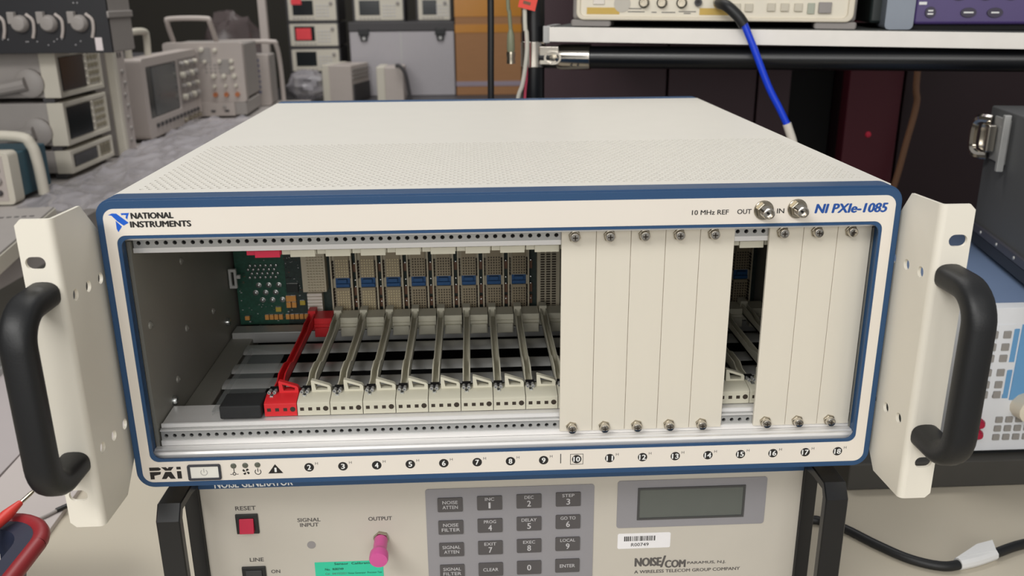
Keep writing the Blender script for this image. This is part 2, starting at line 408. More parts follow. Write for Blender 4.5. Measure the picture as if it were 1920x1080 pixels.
# cross bars over the fan bay
for y0, y1, z in ((84, 100, 28), (110, 126, 28), (145, 163, 28)):
    MB().prism([(y0, z - 2), (y0 + 4, z - 3), (y1 - 4, z - 3), (y1, z - 2), (y1 - 1.5, z - .6), (y1 - 5, z), (y0 + 5, z), (y0 + 1.5, z - .6)], 'x', 28, 436, ALUD).build('cross_bar', ch, ang=50)
MB().box(10, 436, 184, 200, 20, 29, ALUD).build('rear_cross_rail', ch, bevel=.6)
MB().box(8.2, 26, 46, 200, 12, 24, GREYW).build('side_ledge', ch, bevel=1)
for y, z in ((27, 95), (89, 69.5), (95, 115), (89, 140), (120, 118), (60, 45), (150, 60)):
    MB().lathe([(2.6, 0), (2.4, .8), (1.2, 1.3), (1.2, .8), (0, .8)], (8, y, z), (1, 0, 0), GREYW, 14).build('wall_rivet', ch)
MB().lathe([(3, 0), (3, 2), (2.4, 3), (0, 3.3)], (8, 47, 36), (1, 0, 0), SOLDER, 14).build('wall_screw', ch)
MB().lathe([(3, 0), (3, 2), (2.4, 3), (0, 3.3)], (8, 180, 40), (1, 0, 0), SOLDER, 14).build('wall_screw', ch)
MB().prism([(9, 62), (15, 62), (15, 78), (9, 78)], 'y', 196, 199, mat('white clip', (190, 190, 186), .4), holes=[[(11, 64.5), (11, 75.5), (13, 75.5), (13, 64.5)]]).box(15, 18, 196, 199, 70, 73, MATS['white clip']).build('edge_clip', ch, bevel=.4)
gl = bpy.data.materials.new('clear smoked plastic'); gl.use_nodes = True; g = gl.node_tree.nodes['Principled BSDF']
g.inputs['Base Color'].default_value = lin((178, 184, 184)); g.inputs['Roughness'].default_value = .15; g.inputs['Alpha'].default_value = .14
MB().prism([(37, 30), (64, 30), (64, 122), (36.5, 135)], 'z', 35, 35.8, gl).build('clear_baffle', ch)
MB().box(37, 37.8, 30, 134, 32, 35.8, gl).build('baffle_flange', ch)
MB().box(44, 69.5, 22, 42, 33.8, 42.5, mat('black foam', (38, 39, 40), .8, var=.2, scale=200)).build('foam_block', ch, bevel=1)
# backplane
bpz = MB().box(10.5, 50, 211, 213, 26, 150, PCB)
bpz.box(50, 436, 211.3, 213, 26, 150, PCBD)
bp = bpz.build('backplane', ch, label='green backplane circuit board')
m = MB()
for r in range(4):
    for c in range(6): m.lathe([(1.5, 0), (1.45, 1.6), (1.0, 2.3), (0, 2.5)], (23 + c * 4.15 + (0, -1.8, .9, -1.0)[r], 211, 76.6 - r * 3.3), (0, -1, 0), SOLDER, 12)
for r in range(3):
    for c in range(3): m.lathe([(2.5, 0), (2.3, .4), (1.2, .6), (1.1, 1.9), (0, 2.2)], (28.2 + c * 8.0 + (0, -3.0, 2.0)[r], 211, 59.7 - r * 6.3), (0, -1, 0), SOLDER, 14)
m.build('solder_pins', bp, label='silver solder pins on green board')
def cap(x, z, w_, h, mt, n='capacitor'):
    return MB().box(x, x + w_, 208.4, 211.2, z, z + h, mt).box(x + .1, x + w_ - .1, 208.6, 211.2, z + h, z + h + .5, SOLDER).build(n, bp, bevel=.2)
for k in range(4): cap(31.2 + k * 3.75, 30.6, 3.1, 4.2, ORANGE)
for k in range(6): cap(48.0 + k * 3.75, 30.6, 3.1, 4.2, ORANGE)
cap(15, 30.6, 3.6, 3.4, ORANGE); cap(49.4, 45.8, 8, 5.0, ORANGE); cap(49.4, 40.6, 3.6, 4.6, ORANGE); cap(53.8, 40.6, 3.6, 4.6, ORANGE)
cap(40.4, 37.4, 4.4, 3.8, YELL, 'inductor'); cap(60.4, 42.6, 4.2, 3.8, YELL, 'inductor'); cap(51, 54, 9, 7, mat('chip black', (38, 44, 42), .5), 'chip')
random.seed(3); m = MB()
for k in range(150):
    x = random.uniform(11.2, 62); z = random.uniform(28, 84)
    if 19 < x < 48 and 43 < z < 80: continue
    ww = random.choice((.5, .8, 1.3)); m.box(x, x + ww, 210.6, 211.3, z, z + random.choice((.4, .6)), random.choice((LIGHTINK, LIGHTINK, SOLDER, BROWN, INK)))
m.build('small_components', bp, stuff=True)
# slot connectors on the backplane
S = 20.32
def connector(x, hi=83.5):
    m = MB(); y0 = 203
    m.box(x, x + 17.2, y0 + 5, 211.2, 33, 118, TAND)
    m.box(x, x + 1.1, y0, 211, 33, 118, TAND); m.box(x + 16.1, x + 17.2, y0, 211, 33, 118, TAND)
    m.box(x + 3.4, x + 14.6, y0 + 2.2, 211, 37, 57.5, TAN); m.box(x + 3.4, x + 14.6, y0 + 2.2, 211, 66, 118, TAN)
    for k in range(17):
        z = 38 + k * 2.55
        if 56 < z < 66: continue
        for xx in (x + 1.2, x + 15.0): m.box(xx, xx + 1.1, y0 + .3, y0 + 5.2, z, z + 1.1, HOLE)
    for r in range(20):
        z = 38.6 + r * 2.2
        if 56 < z < 67: continue
        for c in range(5): m.box(x + 4.5 + c * 2.1, x + 5.4 + c * 2.1, y0 + 1.2, y0 + 2.3, z, z + .9, PIN if x < 130 else HOLE)
    o_ = m.build('connector', bp)
    k_ = MB().box(x + 3.6, x + 14.4, y0 + 1, 211, 58.6, 61.2, KEYB).box(x + 3.2, x + 14.8, y0 + 3.4, 211, 57.6, 66, KEYB).box(x + 5.2, x + 12.6, y0 - .4, 211, 62.2, 65.2, KEYB)
    k_.build('latch_key', bp, bevel=.3, label='blue keying insert')
    return o_
CX0 = 87.6
for k in list(range(8)) + [13, 15, 16]: connector(CX0 + k * S)
m = MB().box(CX0 + 8 * S + 3.5, CX0 + 8 * S + 22, 204, 211.2, 34, 118, TAND)
for r in range(30):
    for c in range(3): m.box(CX0 + 8 * S + 6.2 + c * 4.6, CX0 + 8 * S + 9.6 + c * 4.6, 203.7, 204.2, 36 + r * 2.1, 37.3 + r * 2.1, HOLE)
m.build('connector', bp, label='wide tan connector beside the filler panels')
m = MB().box(65.6, 84.2, 200, 211.2, 56.5, 92, TAND)
for r in range(13):
    for c in range(6): m.box(70 + c * 2.3, 71.2 + c * 2.3, 198.2, 200.2, 57.4 + r * 2.3, 58.2 + r * 2.3, TAND)
m.build('connector', bp, label='cream pin header next to green board')
m = MB().box(68.6, 79.6, 202, 211.2, 33.5, 55, TAND)
for r in range(8): m.box(68.2, 80, 200.6, 203, 33.8 + r * 2.7, 35.9 + r * 2.7, LABELW)
m.build('connector', bp, label='stacked white connector below pin header')
for k in range(8):
    x = CX0 + k * S + 17.6
    for z, mt in ((40, BROWN), (50, BROWN), (70, BROWN)): MB().box(x, x + 2.4, 208.5, 211.4, z, z + 7, mt).build('chip', bp)
    for z in (44.5, 57.5, 63, 77): MB().lathe([(.7, 0), (.6, .6), (0, .8)], (x + 1.2, 208.4, z), (0, -1, 0), SOLDER, 8).build('solder_point', bp)
# card guides
def guide(k, P, label=None):
    x = 70.8 + (k - 1) * S; m = MB()
    m.prism([(25, 33.6), (45, 33.6), (45, 43), (35, 44.5), (26.2, 42.6), (25, 41.8)], 'x', x, x + 19.9, P)
    m.prism([(x + 7.6, 43.6), (x + 19.6, 43.6), (x + 19.6, 47.4), (x + 18.6, 48.6), (x + 8.2, 52.2), (x + 7.4, 52)], 'y', 36, 39.5, P,
            holes=[[(x + 10.4, 45.6), (x + 9.6, 50), (x + 17.4, 47.4), (x + 17.4, 45.6)]])
    m.box(x + 8, x + 19.4, 39.6, 43, 43.5, 45.2, P)
    for i in range(3): m.box(x + 1.6 + i * 5, x + 4 + i * 5, 24.9, 25.3, 36.8, 39.0, HOLE)
    m.lathe([(1.7, 0), (1.7, .2), (0, .2)], (x + 17.4, 25.1, 38), (0, -1, 0), HOLE, 14)
    m.box(x + .8, x + 5.8, 40, 186, 36.5, 38, P)
    for xx in (x + .8, x + 5.0):
        m.prism([(40, 36.5), (186, 36.5), (186, 44), (160, 44), (150, 42), (92, 42), (84, 44.6), (66, 44.6), (60, 42), (44, 42), (40, 40)], 'x', xx, xx + .8, P)
    m.box(x + 6, x + 19.8, 176, 194, 27, 42.5, P); m.box(x + 7, x + 19, 172, 176, 29, 36, P); m.box(x + 6, x + 19.8, 174.5, 176, 35.5, 38, P)
    m.box(x + .2, x + 6, 184, 194, 30, 46, P)
    o_ = m.build('card_guide', ch, bevel=.25, label=label)
    c_ = MB().box(x + .6, x + 6.2, 38, 44, 42.4, 45.4, mat('dark steel clip', (60, 60, 64), .3, .8))
    for xx in (x + 1.7, x + 5.0): c_.lathe([(1.1, 0), (1.1, 6), (.75, 6), (.7, 4), (0, 4)], (xx, 39.5, 44.6), (0, -1, .15), ALUD, 12)
    c_.box(x + 2.4, x + 4.6, 31, 36, 43.4, 44.4, SOLDER)
    c_.build('grounding_clip', o_, bevel=.15, label='metal grounding clip with two pins')
    return o_
guide(1, REDP, 'red card guide')
g2 = guide(2, GUIDE, 'cream card guide')
for k in range(3, 19): copy_part(g2, ch, dx=(k - 2) * S)
def topguide(k, P, label=None):
    x = 70.8 + (k - 1) * S; m = MB().box(x, x + 19.9, 22, 44, 138.6, 143.2, P).box(x + 5, x + 19.4, 20.5, 22, 137.4, 141.6, P)
    for i in range(3): m.box(x + 1.6 + i * 5, x + 4.2 + i * 5, 20.3, 22.2, 141.7, 143.2, HOLE)
    return m.build('upper_card_guide', ch, bevel=.2, label=label)
topguide(1, REDT, 'red upper card guide')
t2 = topguide(2, GUIDE, 'cream upper card guide')
for k in range(3, 19): copy_part(t2, ch, dx=(k - 2) * S)
# blank filler panels with captive screws
def screw(x, z, par):
    m = MB().lathe([(3.7, 0), (3.7, 1.2), (3.5, 1.6), (2.9, 1.7)], (x, 14, z), (0, -1, 0), NICKEL, 6)
    m.lathe([(2.9, 1.6), (2.9, 4.0), (2.5, 4.6), (0, 4.8)], (x, 14, z), (0, -1, 0), CHROME, 20)
    m.box(x - 1.5, x + 1.5, 9.1, 9.5, z - .35, z + .35, HOLE).box(x - .35, x + .35, 9.1, 9.5, z - 1.5, z + 1.5, HOLE)
    return m.build('captive_screw', par, bevel=.12)
XS = 57.75
def filler(k):
    xa = XS + k * S - 7.45
    o_ = MB().box(xa, xa + 20.15, 14, 16.4, 23.0, 151.3, PANELC).build('filler_panel', ch, bevel=.35, label='blank cream filler panel')
    screw(XS + k * S, 26, o_); screw(XS + k * S, 148.5, o_); return o_
f0 = filler(10)
for k in (11, 12, 13, 14, 16, 17, 18): copy_part(f0, ch, dx=(k - 10) * S)
# rack ears with handles
def ear(side, xs_, yb, zt, zb, xa, bar_y, lab):
    sg = -1 if side == 'L' else 1
    m = MB()
    prof = [(yb, zb), (yb, zt), (yb + 33, zt - 1), (20, zt - 34), (20, zb + 28), (yb + 34, zb - 1)]
    hs = [circ(y, z, 3.2, 14) for y, z in ((yb + 12, 135.2), (yb + 28, 134.6), (yb + 44, 134), (yb + 13, 46), (yb + 29, 45), (yb + 45, 44))]
    R_ = 3.4; prof = [((yb + R_) if abs(p[0] - yb) < .01 else p[0], p[1]) for p in prof]
    m.prism(prof, 'x', xs_, xs_ + sg * 1.8, EARC, holes=hs)
    ang_ = [PI / 2 * k / 6 for k in range(7)]
    ring_ = [(xs_ + sg * R_ - sg * R_ * math.cos(a), yb + R_ - R_ * math.sin(a)) for a in ang_] + [(xs_ + sg * R_ - sg * (R_ - 1.8) * math.cos(a), yb + R_ - (R_ - 1.8) * math.sin(a)) for a in reversed(ang_)]
    m.prism(ring_, 'z', zb, zt, EARC)
    x0, x1 = sorted((xs_ + sg * R_, xa)); c = 3
    out = [(x0, zb), (x1, zb), (x1, zt), (x0, zt)]
    out = [(x0 + (c if sg < 0 else 0), zb), (x1 - (c if sg > 0 else 0), zb), (x1, zb + (c if sg > 0 else 0)), (x1, zt - (c if sg > 0 else 0)), (x1 - (c if sg > 0 else 0), zt), (x0 + (c if sg < 0 else 0), zt), (x0, zt - (c if sg < 0 else 0)), (x0, zb + (c if sg < 0 else 0))]
    cx = (x0 + x1) / 2 + sg * .5
    m.prism(out, 'y', yb, yb + 1.8, EARC, holes=[slot(cx, 156, 10, 6.6), slot(cx, 24, 10, 6.6)])
    e = m.build('rack_ear', ch, label=lab)
    return e, cx
e, cx = ear('L', -4, -46, 178.4, 4.3, -22.4, -80, 'left cream rack ear')
def handle(par, cx, yb, yo, zt, zb, lab):
    n = 8; r = 17; P = [(cx, yb, zt)]
    for i in range(n + 1): t_ = PI / 2 * i / n; P.append((cx, yo + r - r * math.sin(t_), zt - r + r * math.cos(t_)))
    for i in range(n + 1): t_ = PI / 2 * i / n; P.append((cx, yo + r - r * math.cos(t_), zb + r - r * math.sin(t_)))
    P.append((cx, yb, zb))
    prof = [(8.0 * (abs(math.cos(a)) ** .75) * (1 if math.cos(a) > 0 else -1), 6.8 * (abs(math.sin(a)) ** .75) * (1 if math.sin(a) > 0 else -1)) for a in [2 * PI * i / 24 for i in range(24)]]
    return MB().sweep(P, prof, BLACKR).build('handle', par, label=lab, ang=50)
handle(e, -13.8, -46.2, -79, 139.5, 44.0, 'black rubber pull handle on the left ear')
e, cx = ear('R', 447, -38.5, 175.6, .6, 465.4, -70, 'right cream rack ear')
handle(e, 456.5, -38.7, -72, 136.5, 41.5, 'black rubber pull handle on the right ear')
for x in (30, 410):
    for y in (60, 420): MB().lathe([(9, 0), (11, 12.4)], (x, y, -13.4), (0, 0, 1), BLACKR).build('foot', ch)

# ================================================================== NOISE GENERATOR UNDERNEATH
ng = thing('noise_generator', 'grey bench noise generator with keypad and display, beneath the card chassis', 'instrument', (0, 0, 0))
NGP = mat('noise panel paint', (198, 192, 181), .45, var=.02)
OVER = mat('grey keypad overlay', (146, 144, 148), .5, var=.02)
KEY = mat('dark grey key', (84, 81, 82), .5, var=.04)
YF = 40
MB().box(10, 430, 46, 440, -148, -13.6, mat('noise case', (150, 148, 142), .5)).build('case', ng, bevel=1.5)
MB().box(19, 422.2, YF, 46, -148, -13.6, NGP).build('front_panel', ng, bevel=.6)
MB().box(9, 19, YF - 2, 46, -148, -13.6, BLACKM).build('side_trim', ng, bevel=.8)
MB().box(422.2, 432, YF - 2, 46, -148, -13.6, BLACKM).build('side_trim', ng, bevel=.8)
m = MB().box(19, 422, YF - .8, YF, -24.8, -13.8, mat('blue header strip', (40, 76, 116), .4))
m.text('NOISE GENERATOR', 29.6, 80.6, -24.4, -18.4, YF - .9, WHITEINK, .02, tilt=.012)
m.build('header_strip', ng, recalc=False, label='blue header strip with white lettering')
def printed(name, y, items, par=ng, label=None):
    m = MB()
    for a in items: m.text(a[0], a[1], a[2], a[3], a[4], y, a[5] if len(a) > 5 else GREYINK, a[6] if len(a) > 6 else .03)
    return m.build(name, par, recalc=False, label=label)
for it in ([('RESET', 41.0, 54.6, -42.0, -38.8)], [('SIGNAL', 80.9, 96.3, -52.3, -49.4), ('INPUT', 82.4, 94.8, -56.2, -53.3)], [('OUTPUT', 128.0, 143.9, -53.2, -50.2)],
           [('LINE', 46.6, 56.0, -82.0, -79.0)], [('ON', 60.0, 66.2, -91.8, -89.0)]): printed('panel_lettering', YF - .1, it)
printed('maker_name', YF - .1, [('NOISE', 309.4, 328.4, -97.0, -89.8, GREYINK, .05), ('/', 327.4, 331.4, -98.2, -88.6, GREYINK, .03), ('COM', 330.6, 345.4, -98.8, -92.4, GREYINK, .05), ('PARAMUS, N.J.', 346.4, 373.6, -97.0, -94.2, GREYINK, .03), ('A WIRELESS TELECOM GROUP COMPANY', 309.4, 384, -102.6, -100.0, GREYINK, .03)])
m = MB().box(40.6, 55.4, YF - 1.5, YF, -59.4, -44.6, BLACKP); rs = m.build('reset_switch', ng, bevel=.4)
MB().prism([(YF - 4.6, -57.6), (YF - 1.4, -57.6), (YF - 1.4, -47.4), (YF - 2.2, -47.4)], 'x', 43.2, 52.6, mat('red rocker', (196, 30, 66), .4)).build('rocker', rs, bevel=.4, label='red rocker')
m = MB().box(40.8, 56.8, YF - 1.5, YF, -106, -85.6, BLACKP); rs = m.build('line_switch', ng, bevel=.4)
MB().prism([(YF - 4, -104), (YF - 1.4, -104), (YF - 1.4, -88), (YF - 2, -88)], 'x', 43.4, 54.2, mat('dark rocker', (54, 54, 56), .4)).build('rocker', rs, bevel=.4)
MB().lathe([(2.9, 0), (2.9, .25), (0, .3)], (88.8, YF, -70.4), (0, -1, 0), mat('plug grey', (150, 146, 146), .5)).build('blanking_plug', ng)
m = MB().lathe([(5.4, 0), (5.4, 3.0)], (136.0, YF, -66.5), (0, -1, 0), NICKEL, 6); oc = m.build('output_connector', ng, bevel=.2, label='nickel output connector')
PINK = mat('pink vinyl cap', (238, 104, 178), .35, var=.04)
g = PINK.node_tree.nodes['Principled BSDF']; g.inputs['Transmission Weight'].default_value = .25
MB().lathe([(4.5, 0), (4.5, 9), (4.8, 12), (6.1, 13.5), (6.3, 18), (5.8, 19.6), (0, 20)], (136, YF - 3, -66.5), (0, -1, -.12), PINK).build('dust_cap', oc, label='pink dust cap')
# keypad
MB().prism(rrect(166.8, 280, -135, -30.4, 2), 'y', YF - .5, YF, OVER).build('keypad_overlay', ng)
KW, KH = 16.8, 10.6
keys = [['NOISE\nATTEN', 'INC|1', 'DEC|2', 'STEP|3'], ['NOISE\nFILTER', 'PROG|4', 'DELAY|5', 'GO TO|6'], ['SIGNAL\nATTEN', 'EXIT|7', 'EXEC|8', 'LOCAL|9'], ['SIGNAL\nFILTER', 'CLEAR', '0|', 'ENTER']]
for r in range(4):
    for c in range(4):
        xc = 183.1 + c * 26.45; zc = -42.3 - r * 17.45 + (c * .45 if c else 0); k = keys[r][c]
        m = MB().prism(rrect(xc - KW / 2, xc + KW / 2, zc - KH / 2, zc + KH / 2, .8), 'y', YF - 1.3, YF - .5, KEY)
        yk = YF - 1.36
        if '\n' in k:
            a, b_ = k.split('\n'); wa = len(a) * 2.05; wb_ = len(b_) * 2.05
            m.text(a, xc - wa / 2, xc + wa / 2, zc + .7, zc + 3.2, yk, LIGHTINK, .01); m.text(b_, xc - wb_ / 2, xc + wb_ / 2, zc - 3.0, zc - .5, yk, LIGHTINK, .01)
        elif '|' in k:
            a, b_ = k.split('|')
            if b_:
                wa = len(a) * 2.05; m.text(a, xc - wa / 2, xc + wa / 2, zc + 1.9, zc + 4.3, yk, LIGHTINK, .01); m.text(b_, xc - (1.3 if b_ != '1' else .8), xc + (1.3 if b_ != '1' else .6), zc - 3.9, zc + .6, yk, LIGHTINK, .02)
            else: m.text(a, xc - 1.4, xc + 1.4, zc - 2.2, zc + 2.4, yk, LIGHTINK, .02)
        else:
            wa = len(k) * 2.1; m.text(k, xc - wa / 2, xc + wa / 2, zc - 1.3, zc + 1.3, yk, LIGHTINK, .012)
        m.build('key', ng, recalc=False)
# display
MB().prism(rrect(295.8, 397.6, -65.2, -28.8, 2), 'y', YF - .5, YF, OVER).build('display_surround', ng)
m = MB().prism([(309.6, -59), (383, -59), (383, -34.4), (309.6, -34.4)], 'y', YF - 1.2, YF - .5, mat('display frame', (70, 70, 70), .5), holes=[[(311, -57.6), (311, -35.8), (381.6, -35.8), (381.6, -57.6)]])
ds = m.build('display', ng)
MB().box(311, 381.6, YF - .7, YF - .4, -57.6, -35.8, mat('grey display glass', (96, 100, 96), .18)).build('screen', ds)
m = MB().prism(rrect(297, 333.6, -82.0, -70.0, 1.2), 'y', YF - .25, YF, mat('white sticker', (240, 238, 240), .4))
random.seed(5); x = 301.5
while x < 323.5:
    wv = random.choice((.3, .5, .8)); m.box(x, x + wv, YF - .32, YF - .24, -76.0, -72.2, INK); x += wv + random.choice((.25, .4, .6))
m.text('R00749', 306.4, 318.6, -80.2, -77.6, YF - .32, INK, .005)
m.build('barcode_sticker', ng, recalc=False, label='white barcode sticker reading R00749')
m = MB().box(89.8, 136, YF - .25, YF, -125, -84.4, mat('green tag', (52, 204, 164), .5))
m.text('Sensor  Calibration', 103, 130, -86.8, -85.0, YF - .32, INK, .01); m.text('No.  R00749', 96.5, 109, -91.0, -89.2, YF - .32, INK, .01)
m.text('Noise Generator  Precision Test', 112, 135, -94.4, -92.9, YF - .32, INK, .0); m.text('Cal.  04/10/2021', 96.5, 111, -94.4, -92.9, YF - .32, GREYINK, .0)
m.build('calibration_sticker', ng, recalc=False, label='green calibration sticker')
def bail(x0, x1, xo, lab):
    # loop handle: rear bar fixed to the panel edge, front bar reaching forward and outward
    m = MB(); P = [(x0, 38, -18), (x0 + (xo - x0) * .35, 22, -15.5), (xo - (xo - x0) * .1, 4, -15.5), (xo, 0, -22), (xo, 0, -50), (xo, 0, -100), (xo, 0, -138), (xo - (xo - x0) * .1, 4, -144), (x0 + (xo - x0) * .35, 22, -144), (x0, 38, -142)]
    pr = [(-6.5, -3.2), (6.5, -3.2), (7.2, -2.4), (7.2, 2.4), (6.5, 3.2), (-6.5, 3.2), (-7.2, 2.4), (-7.2, -2.4)]
    m.sweep(P, pr, BLACKM); return m.build('bail_handle', ng, label=lab, ang=30)
bail(13.5, 0, 13.0, 'left black loop handle'); bail(427.4, 0, 427.4, 'right black loop handle')
for x in (40, 400):
    for y in (70, 410): MB().lathe([(8, 0), (9, 12)], (x, y, -160), (0, 0, 1), BLACKR).build('foot', ng)

# ================================================================== LEFT LONG BENCH AND WHAT STANDS ON IT
BENCHW = mat('pale bench laminate', (176, 170, 166), .45, var=.06, scale=6)
OFFW = mat('instrument off white', (206, 200, 186), .48, var=.03)
GREYI = mat('instrument grey', (158, 152, 148), .5, var=.05)
PINKG = mat('instrument warm grey', (186, 176, 170), .5, var=.04)
DGREY = mat('instrument dark grey', (66, 64, 66), .5, var=.08)
SCREEN = mat('dark display glass', (36, 40, 42), .15)
SCREENG = mat('grey screen glass', (74, 78, 80), .2)
lbn = thing('long_bench', 'pale long bench receding along the left, covered in plastic film and instruments', 'bench', (-420, 600, -900), 2.9 * -1)
MB().box(-1400, 0, -60, 1930, 820, 858, BENCHW).build('bench_top', lbn, bevel=2)
for x in (-1300, -60):
    for y in (300, 1850): MB().box(x - 25, x + 25, y - 25, y + 25, 0, 820, ALUD).build('leg', lbn)
# crumpled clear film on the bench
fm = bpy.data.materials.new('clear plastic film'); fm.use_nodes = True; g = fm.node_tree.nodes['Principled BSDF']
g.inputs['Base Color'].default_value = lin((176, 172, 177)); g.inputs['Roughness'].default_value = .12; g.inputs['Alpha'].default_value = .6
m = MB(); NX, NY = 50, 150; vs = []; fs = []
for j in range(NY + 1):
    for i in range(NX + 1):
        x = -540 + 190 * i / NX; y = 900 + 1120 * j / NY
        h = 2 + 11 * (1 - abs(noise.noise(Vector((x * .014, y * .006, 0))))) ** 3 + 7 * (1 - abs(noise.noise(Vector((x * .03, y * .012, 3))))) ** 4 - 3
        vs.append((x + 8 * noise.noise(Vector((y * .01, 1, 0))), y, -40.5 + max(h, 1) * (.25 if i in (0, NX) else 1)))
for j in range(NY):
    for i in range(NX): a = j * (NX + 1) + i; fs.append((a, a + 1, a + NX + 2, a + NX + 1))
m.add(vs, fs, fm)
tag(m.build('plastic_film', recalc=False, ang=60), 'crumpled clear plastic film lying along the left bench', 'plastic sheet')

def rows_of_marks(m, x0, x1, z0, z1, nx, nz, w_, h, y, mt):
    for i in range(nx):
        for j in range(nz):
            x = x0 + (x1 - x0) * (i / max(1, nx - 1)); z = z0 + (z1 - z0) * (j / max(1, nz - 1)); m.box(x - w_ / 2, x + w_ / 2, y - .5, y + .5, z - h / 2, z + h / 2, mt)
def knob(par, x, z, r, d, y, mt, n='knob'):
    return MB().lathe([(r, 0), (r * .92, d), (r * .7, d + .8), (0, d + .8)], (x, y, z), (0, -1, 0), mt, 14).build(n, par)
def buttons(par, lst, y, mt, d=2.0):
    for (x, z, w_, h) in lst: MB().box(x - w_ / 2, x + w_ / 2, y - d, y + 1, z - h / 2, z + h / 2, mt).build('button', par, bevel=.6)
def body(par, w_, d, h, mt, front, zb=8, frame=6, bulge=10):
    MB().box(0, w_, bulge, d, zb, zb + h, mt).build('case', par, bevel=4)
    fr = MB().prism(rrect(0, w_, zb - 1, zb + h + 1, 6, 4), 'y', 0, bulge, front).build('front_bezel', par, bevel=1.5)
    for x in (14, w_ - 14):
        for y in (24, d - 24): MB().lathe([(7, 0), (8, zb)], (x, y, 0), (0, 0, 1), BLACKR, 12).build('foot', par)
    return fr
# three half-width bench units with dark displays, fronts towards the aisle
def bench_unit(z, h, lab, handle_on):
    t = thing('bench_instrument', lab, 'instrument', (-545, 1205, z), 90, 'half-width instruments in the left stack')
    zb = 9
    MB().box(4, 200, 30, 330, zb, zb + h, GREYI).build('case', t, bevel=3)
    MB().prism([(0, zb), (204, zb), (204, zb + h), (0, zb + h)], 'y', 0, 30, OFFW, holes=[[(12, zb + 9), (12, zb + h - 8), (194, zb + h - 8), (194, zb + 9)]]).build('front_bezel', t, bevel=1.5)
    MB().box(12, 194, 2.5, 6, zb + 9, zb + h - 8, OFFW).build('front_panel', t)
    MB().box(16, 122, 0.5, 2.6, zb + 11, zb + h - 10, SCREEN).build('display', t, bevel=.6)
    buttons(t, [(148 + i * 17, zb + 12 + (h - 22) * (j + .5) / 4, 12, 8) for i in range(3) for j in range(4)], 2.5, mat('olive key', (150, 142, 122), .5))
    for j in range(5): knob(t, 130, zb + 14 + j * (h - 26) / 4, 2.6, 2, 2.5, OFFW, 'indicator')
    for x in (16, 184):
        for y in (26, 280): MB().box(x - 10, x + 10, y - 10, y + 10, 0, zb, DGREY).build('foot', t)
    if handle_on:
        MB().lathe([(26, 0), (26, 8), (20, 12), (0, 12)], (4, 52, zb + h * .34), (-1, 0, 0), GREYI, 20).build('handle_hub', t)
        MB().tube([(-10, 54, zb + h * .34), (-10, 110, zb + h * .22), (-10, 200, zb + 9), (-10, 330, zb + 6)], 12, GREYI, 10).build('tilt_handle', t)
        for k in range(5): pass
    return t
bench_unit(-40, 43, 'lowest half-width instrument of the left stack, sitting on the plastic film', False)
bench_unit(12, 79, 'middle half-width instrument of the left stack with a side tilt handle', True)
bench_unit(100, 81, 'topmost half-width instrument of the left stack with a big dark display', True)
# black panel box on the stack
t = thing('control_box', 'black-fronted box with grey knobs and a white tag, on the left stack', 'control box', (-800, 1160, 191))
MB().box(0, 376, 6, 112, 0, 150, GREYI).box(375, 379, -2, 116, 58, 70, GREYI).box(375, 379, 20, 116, 104, 108, GREYI).build('case', t, bevel=2, label='grey case with ribs along its side')
MB().box(0, 376, 0, 8, 0, 150, mat('black panel', (38, 38, 42), .45)).build('front_panel', t, bevel=1)
for x in (177, 227, 276, 328):
    if x > 0:
        k = MB().lathe([(15, 0), (14, 8), (11, 14), (0, 15)], (x, 0, 50), (0, -1, 0), GREYI, 18)
        k.box(x - 16, x - 4, -14, -2, 50, 70, GREYI); o = k.build('knob', t, bevel=1.5)
        MB().tube([(x + 12, -3, 66), (x + 22, -3, 56), (x + 22, -3, 40), (x + 18, -3, 26)], 2.8, PINKG, 8).build('dial_skirt', o)
m = MB(); random.seed(8)
for k in range(46): m.lathe([(1.3, 0), (.9, 1), (0, 1.1)], (random.uniform(110, 350), 0, random.choice((14, 20, 84, 92, 110, 24))), (0, -1, 0), LIGHTINK, 6)
m.build('panel_markings', t, stuff=True)
MB().box(349, 361, -1.2, 0, 4, 26, mat('paper tag', (232, 222, 222), .6)).build('paper_tag', t)
# instrument standing on its end
t = thing('upright_instrument', 'long pale instrument stood on its end beside the left stack', 'instrument', (-536, 1446, -40), 90)
MB().box(0, 66, 12, 300, 0, 222, GREYI).build('case', t, bevel=3)
MB().box(-2, 16, -4, 16, 0, 224, OFFW).build('edge_trim', t, bevel=4)
MB().box(16, 68, 0, 14, 0, 224, PINKG).build('front_panel', t, bevel=3)
for k in range(7): MB().lathe([(5, 0), (4, 4), (0, 4.5)], (40 + (k % 2) * 8, 0, 30 + k * 24), (0, -1, 0), GREYI, 12).build('knob', t)
MB().box(26, 32, -1, 1, 204, 214, DGREY).build('slot', t); MB().box(40, 46, -1, 1, 204, 214, DGREY).build('slot', t)
# near-left instrument with arched handle
t = thing('handled_instrument', 'small cream fronted instrument with an arched carry handle, far left on the bench', 'instrument', (-794, 985, -40), 0)
MB().box(6, 243, 30, 140, 6, 80, mat('teal painted case', (46, 82, 96), .5, var=.15)).build('case', t, bevel=3)
MB().prism(rrect(0, 246, 0, 86, 8, 4), 'y', 0, 32, OFFW).build('front_bezel', t, bevel=2)
MB().box(12, 236, -1, 1, 6, 80, PINKG).build('front_panel', t, bevel=.5)
buttons(t, [(222, 70, 16, 6), (222, 57, 16, 6)], -1, mat('brown key', (96, 82, 62), .5)); knob(t, 224, 40, 7, 5, -1, GREYI); knob(t, 224, 20, 5, 5, -1, DGREY)
MB().tube([(-12, 75, 2), (-12, 72, 60), (-8, 70, 88), (12, 68, 102), (120, 68, 105), (232, 68, 102), (252, 70, 88), (257, 72, 60), (258, 75, 2)], 9, OFFW, 12).build('carry_handle', t)
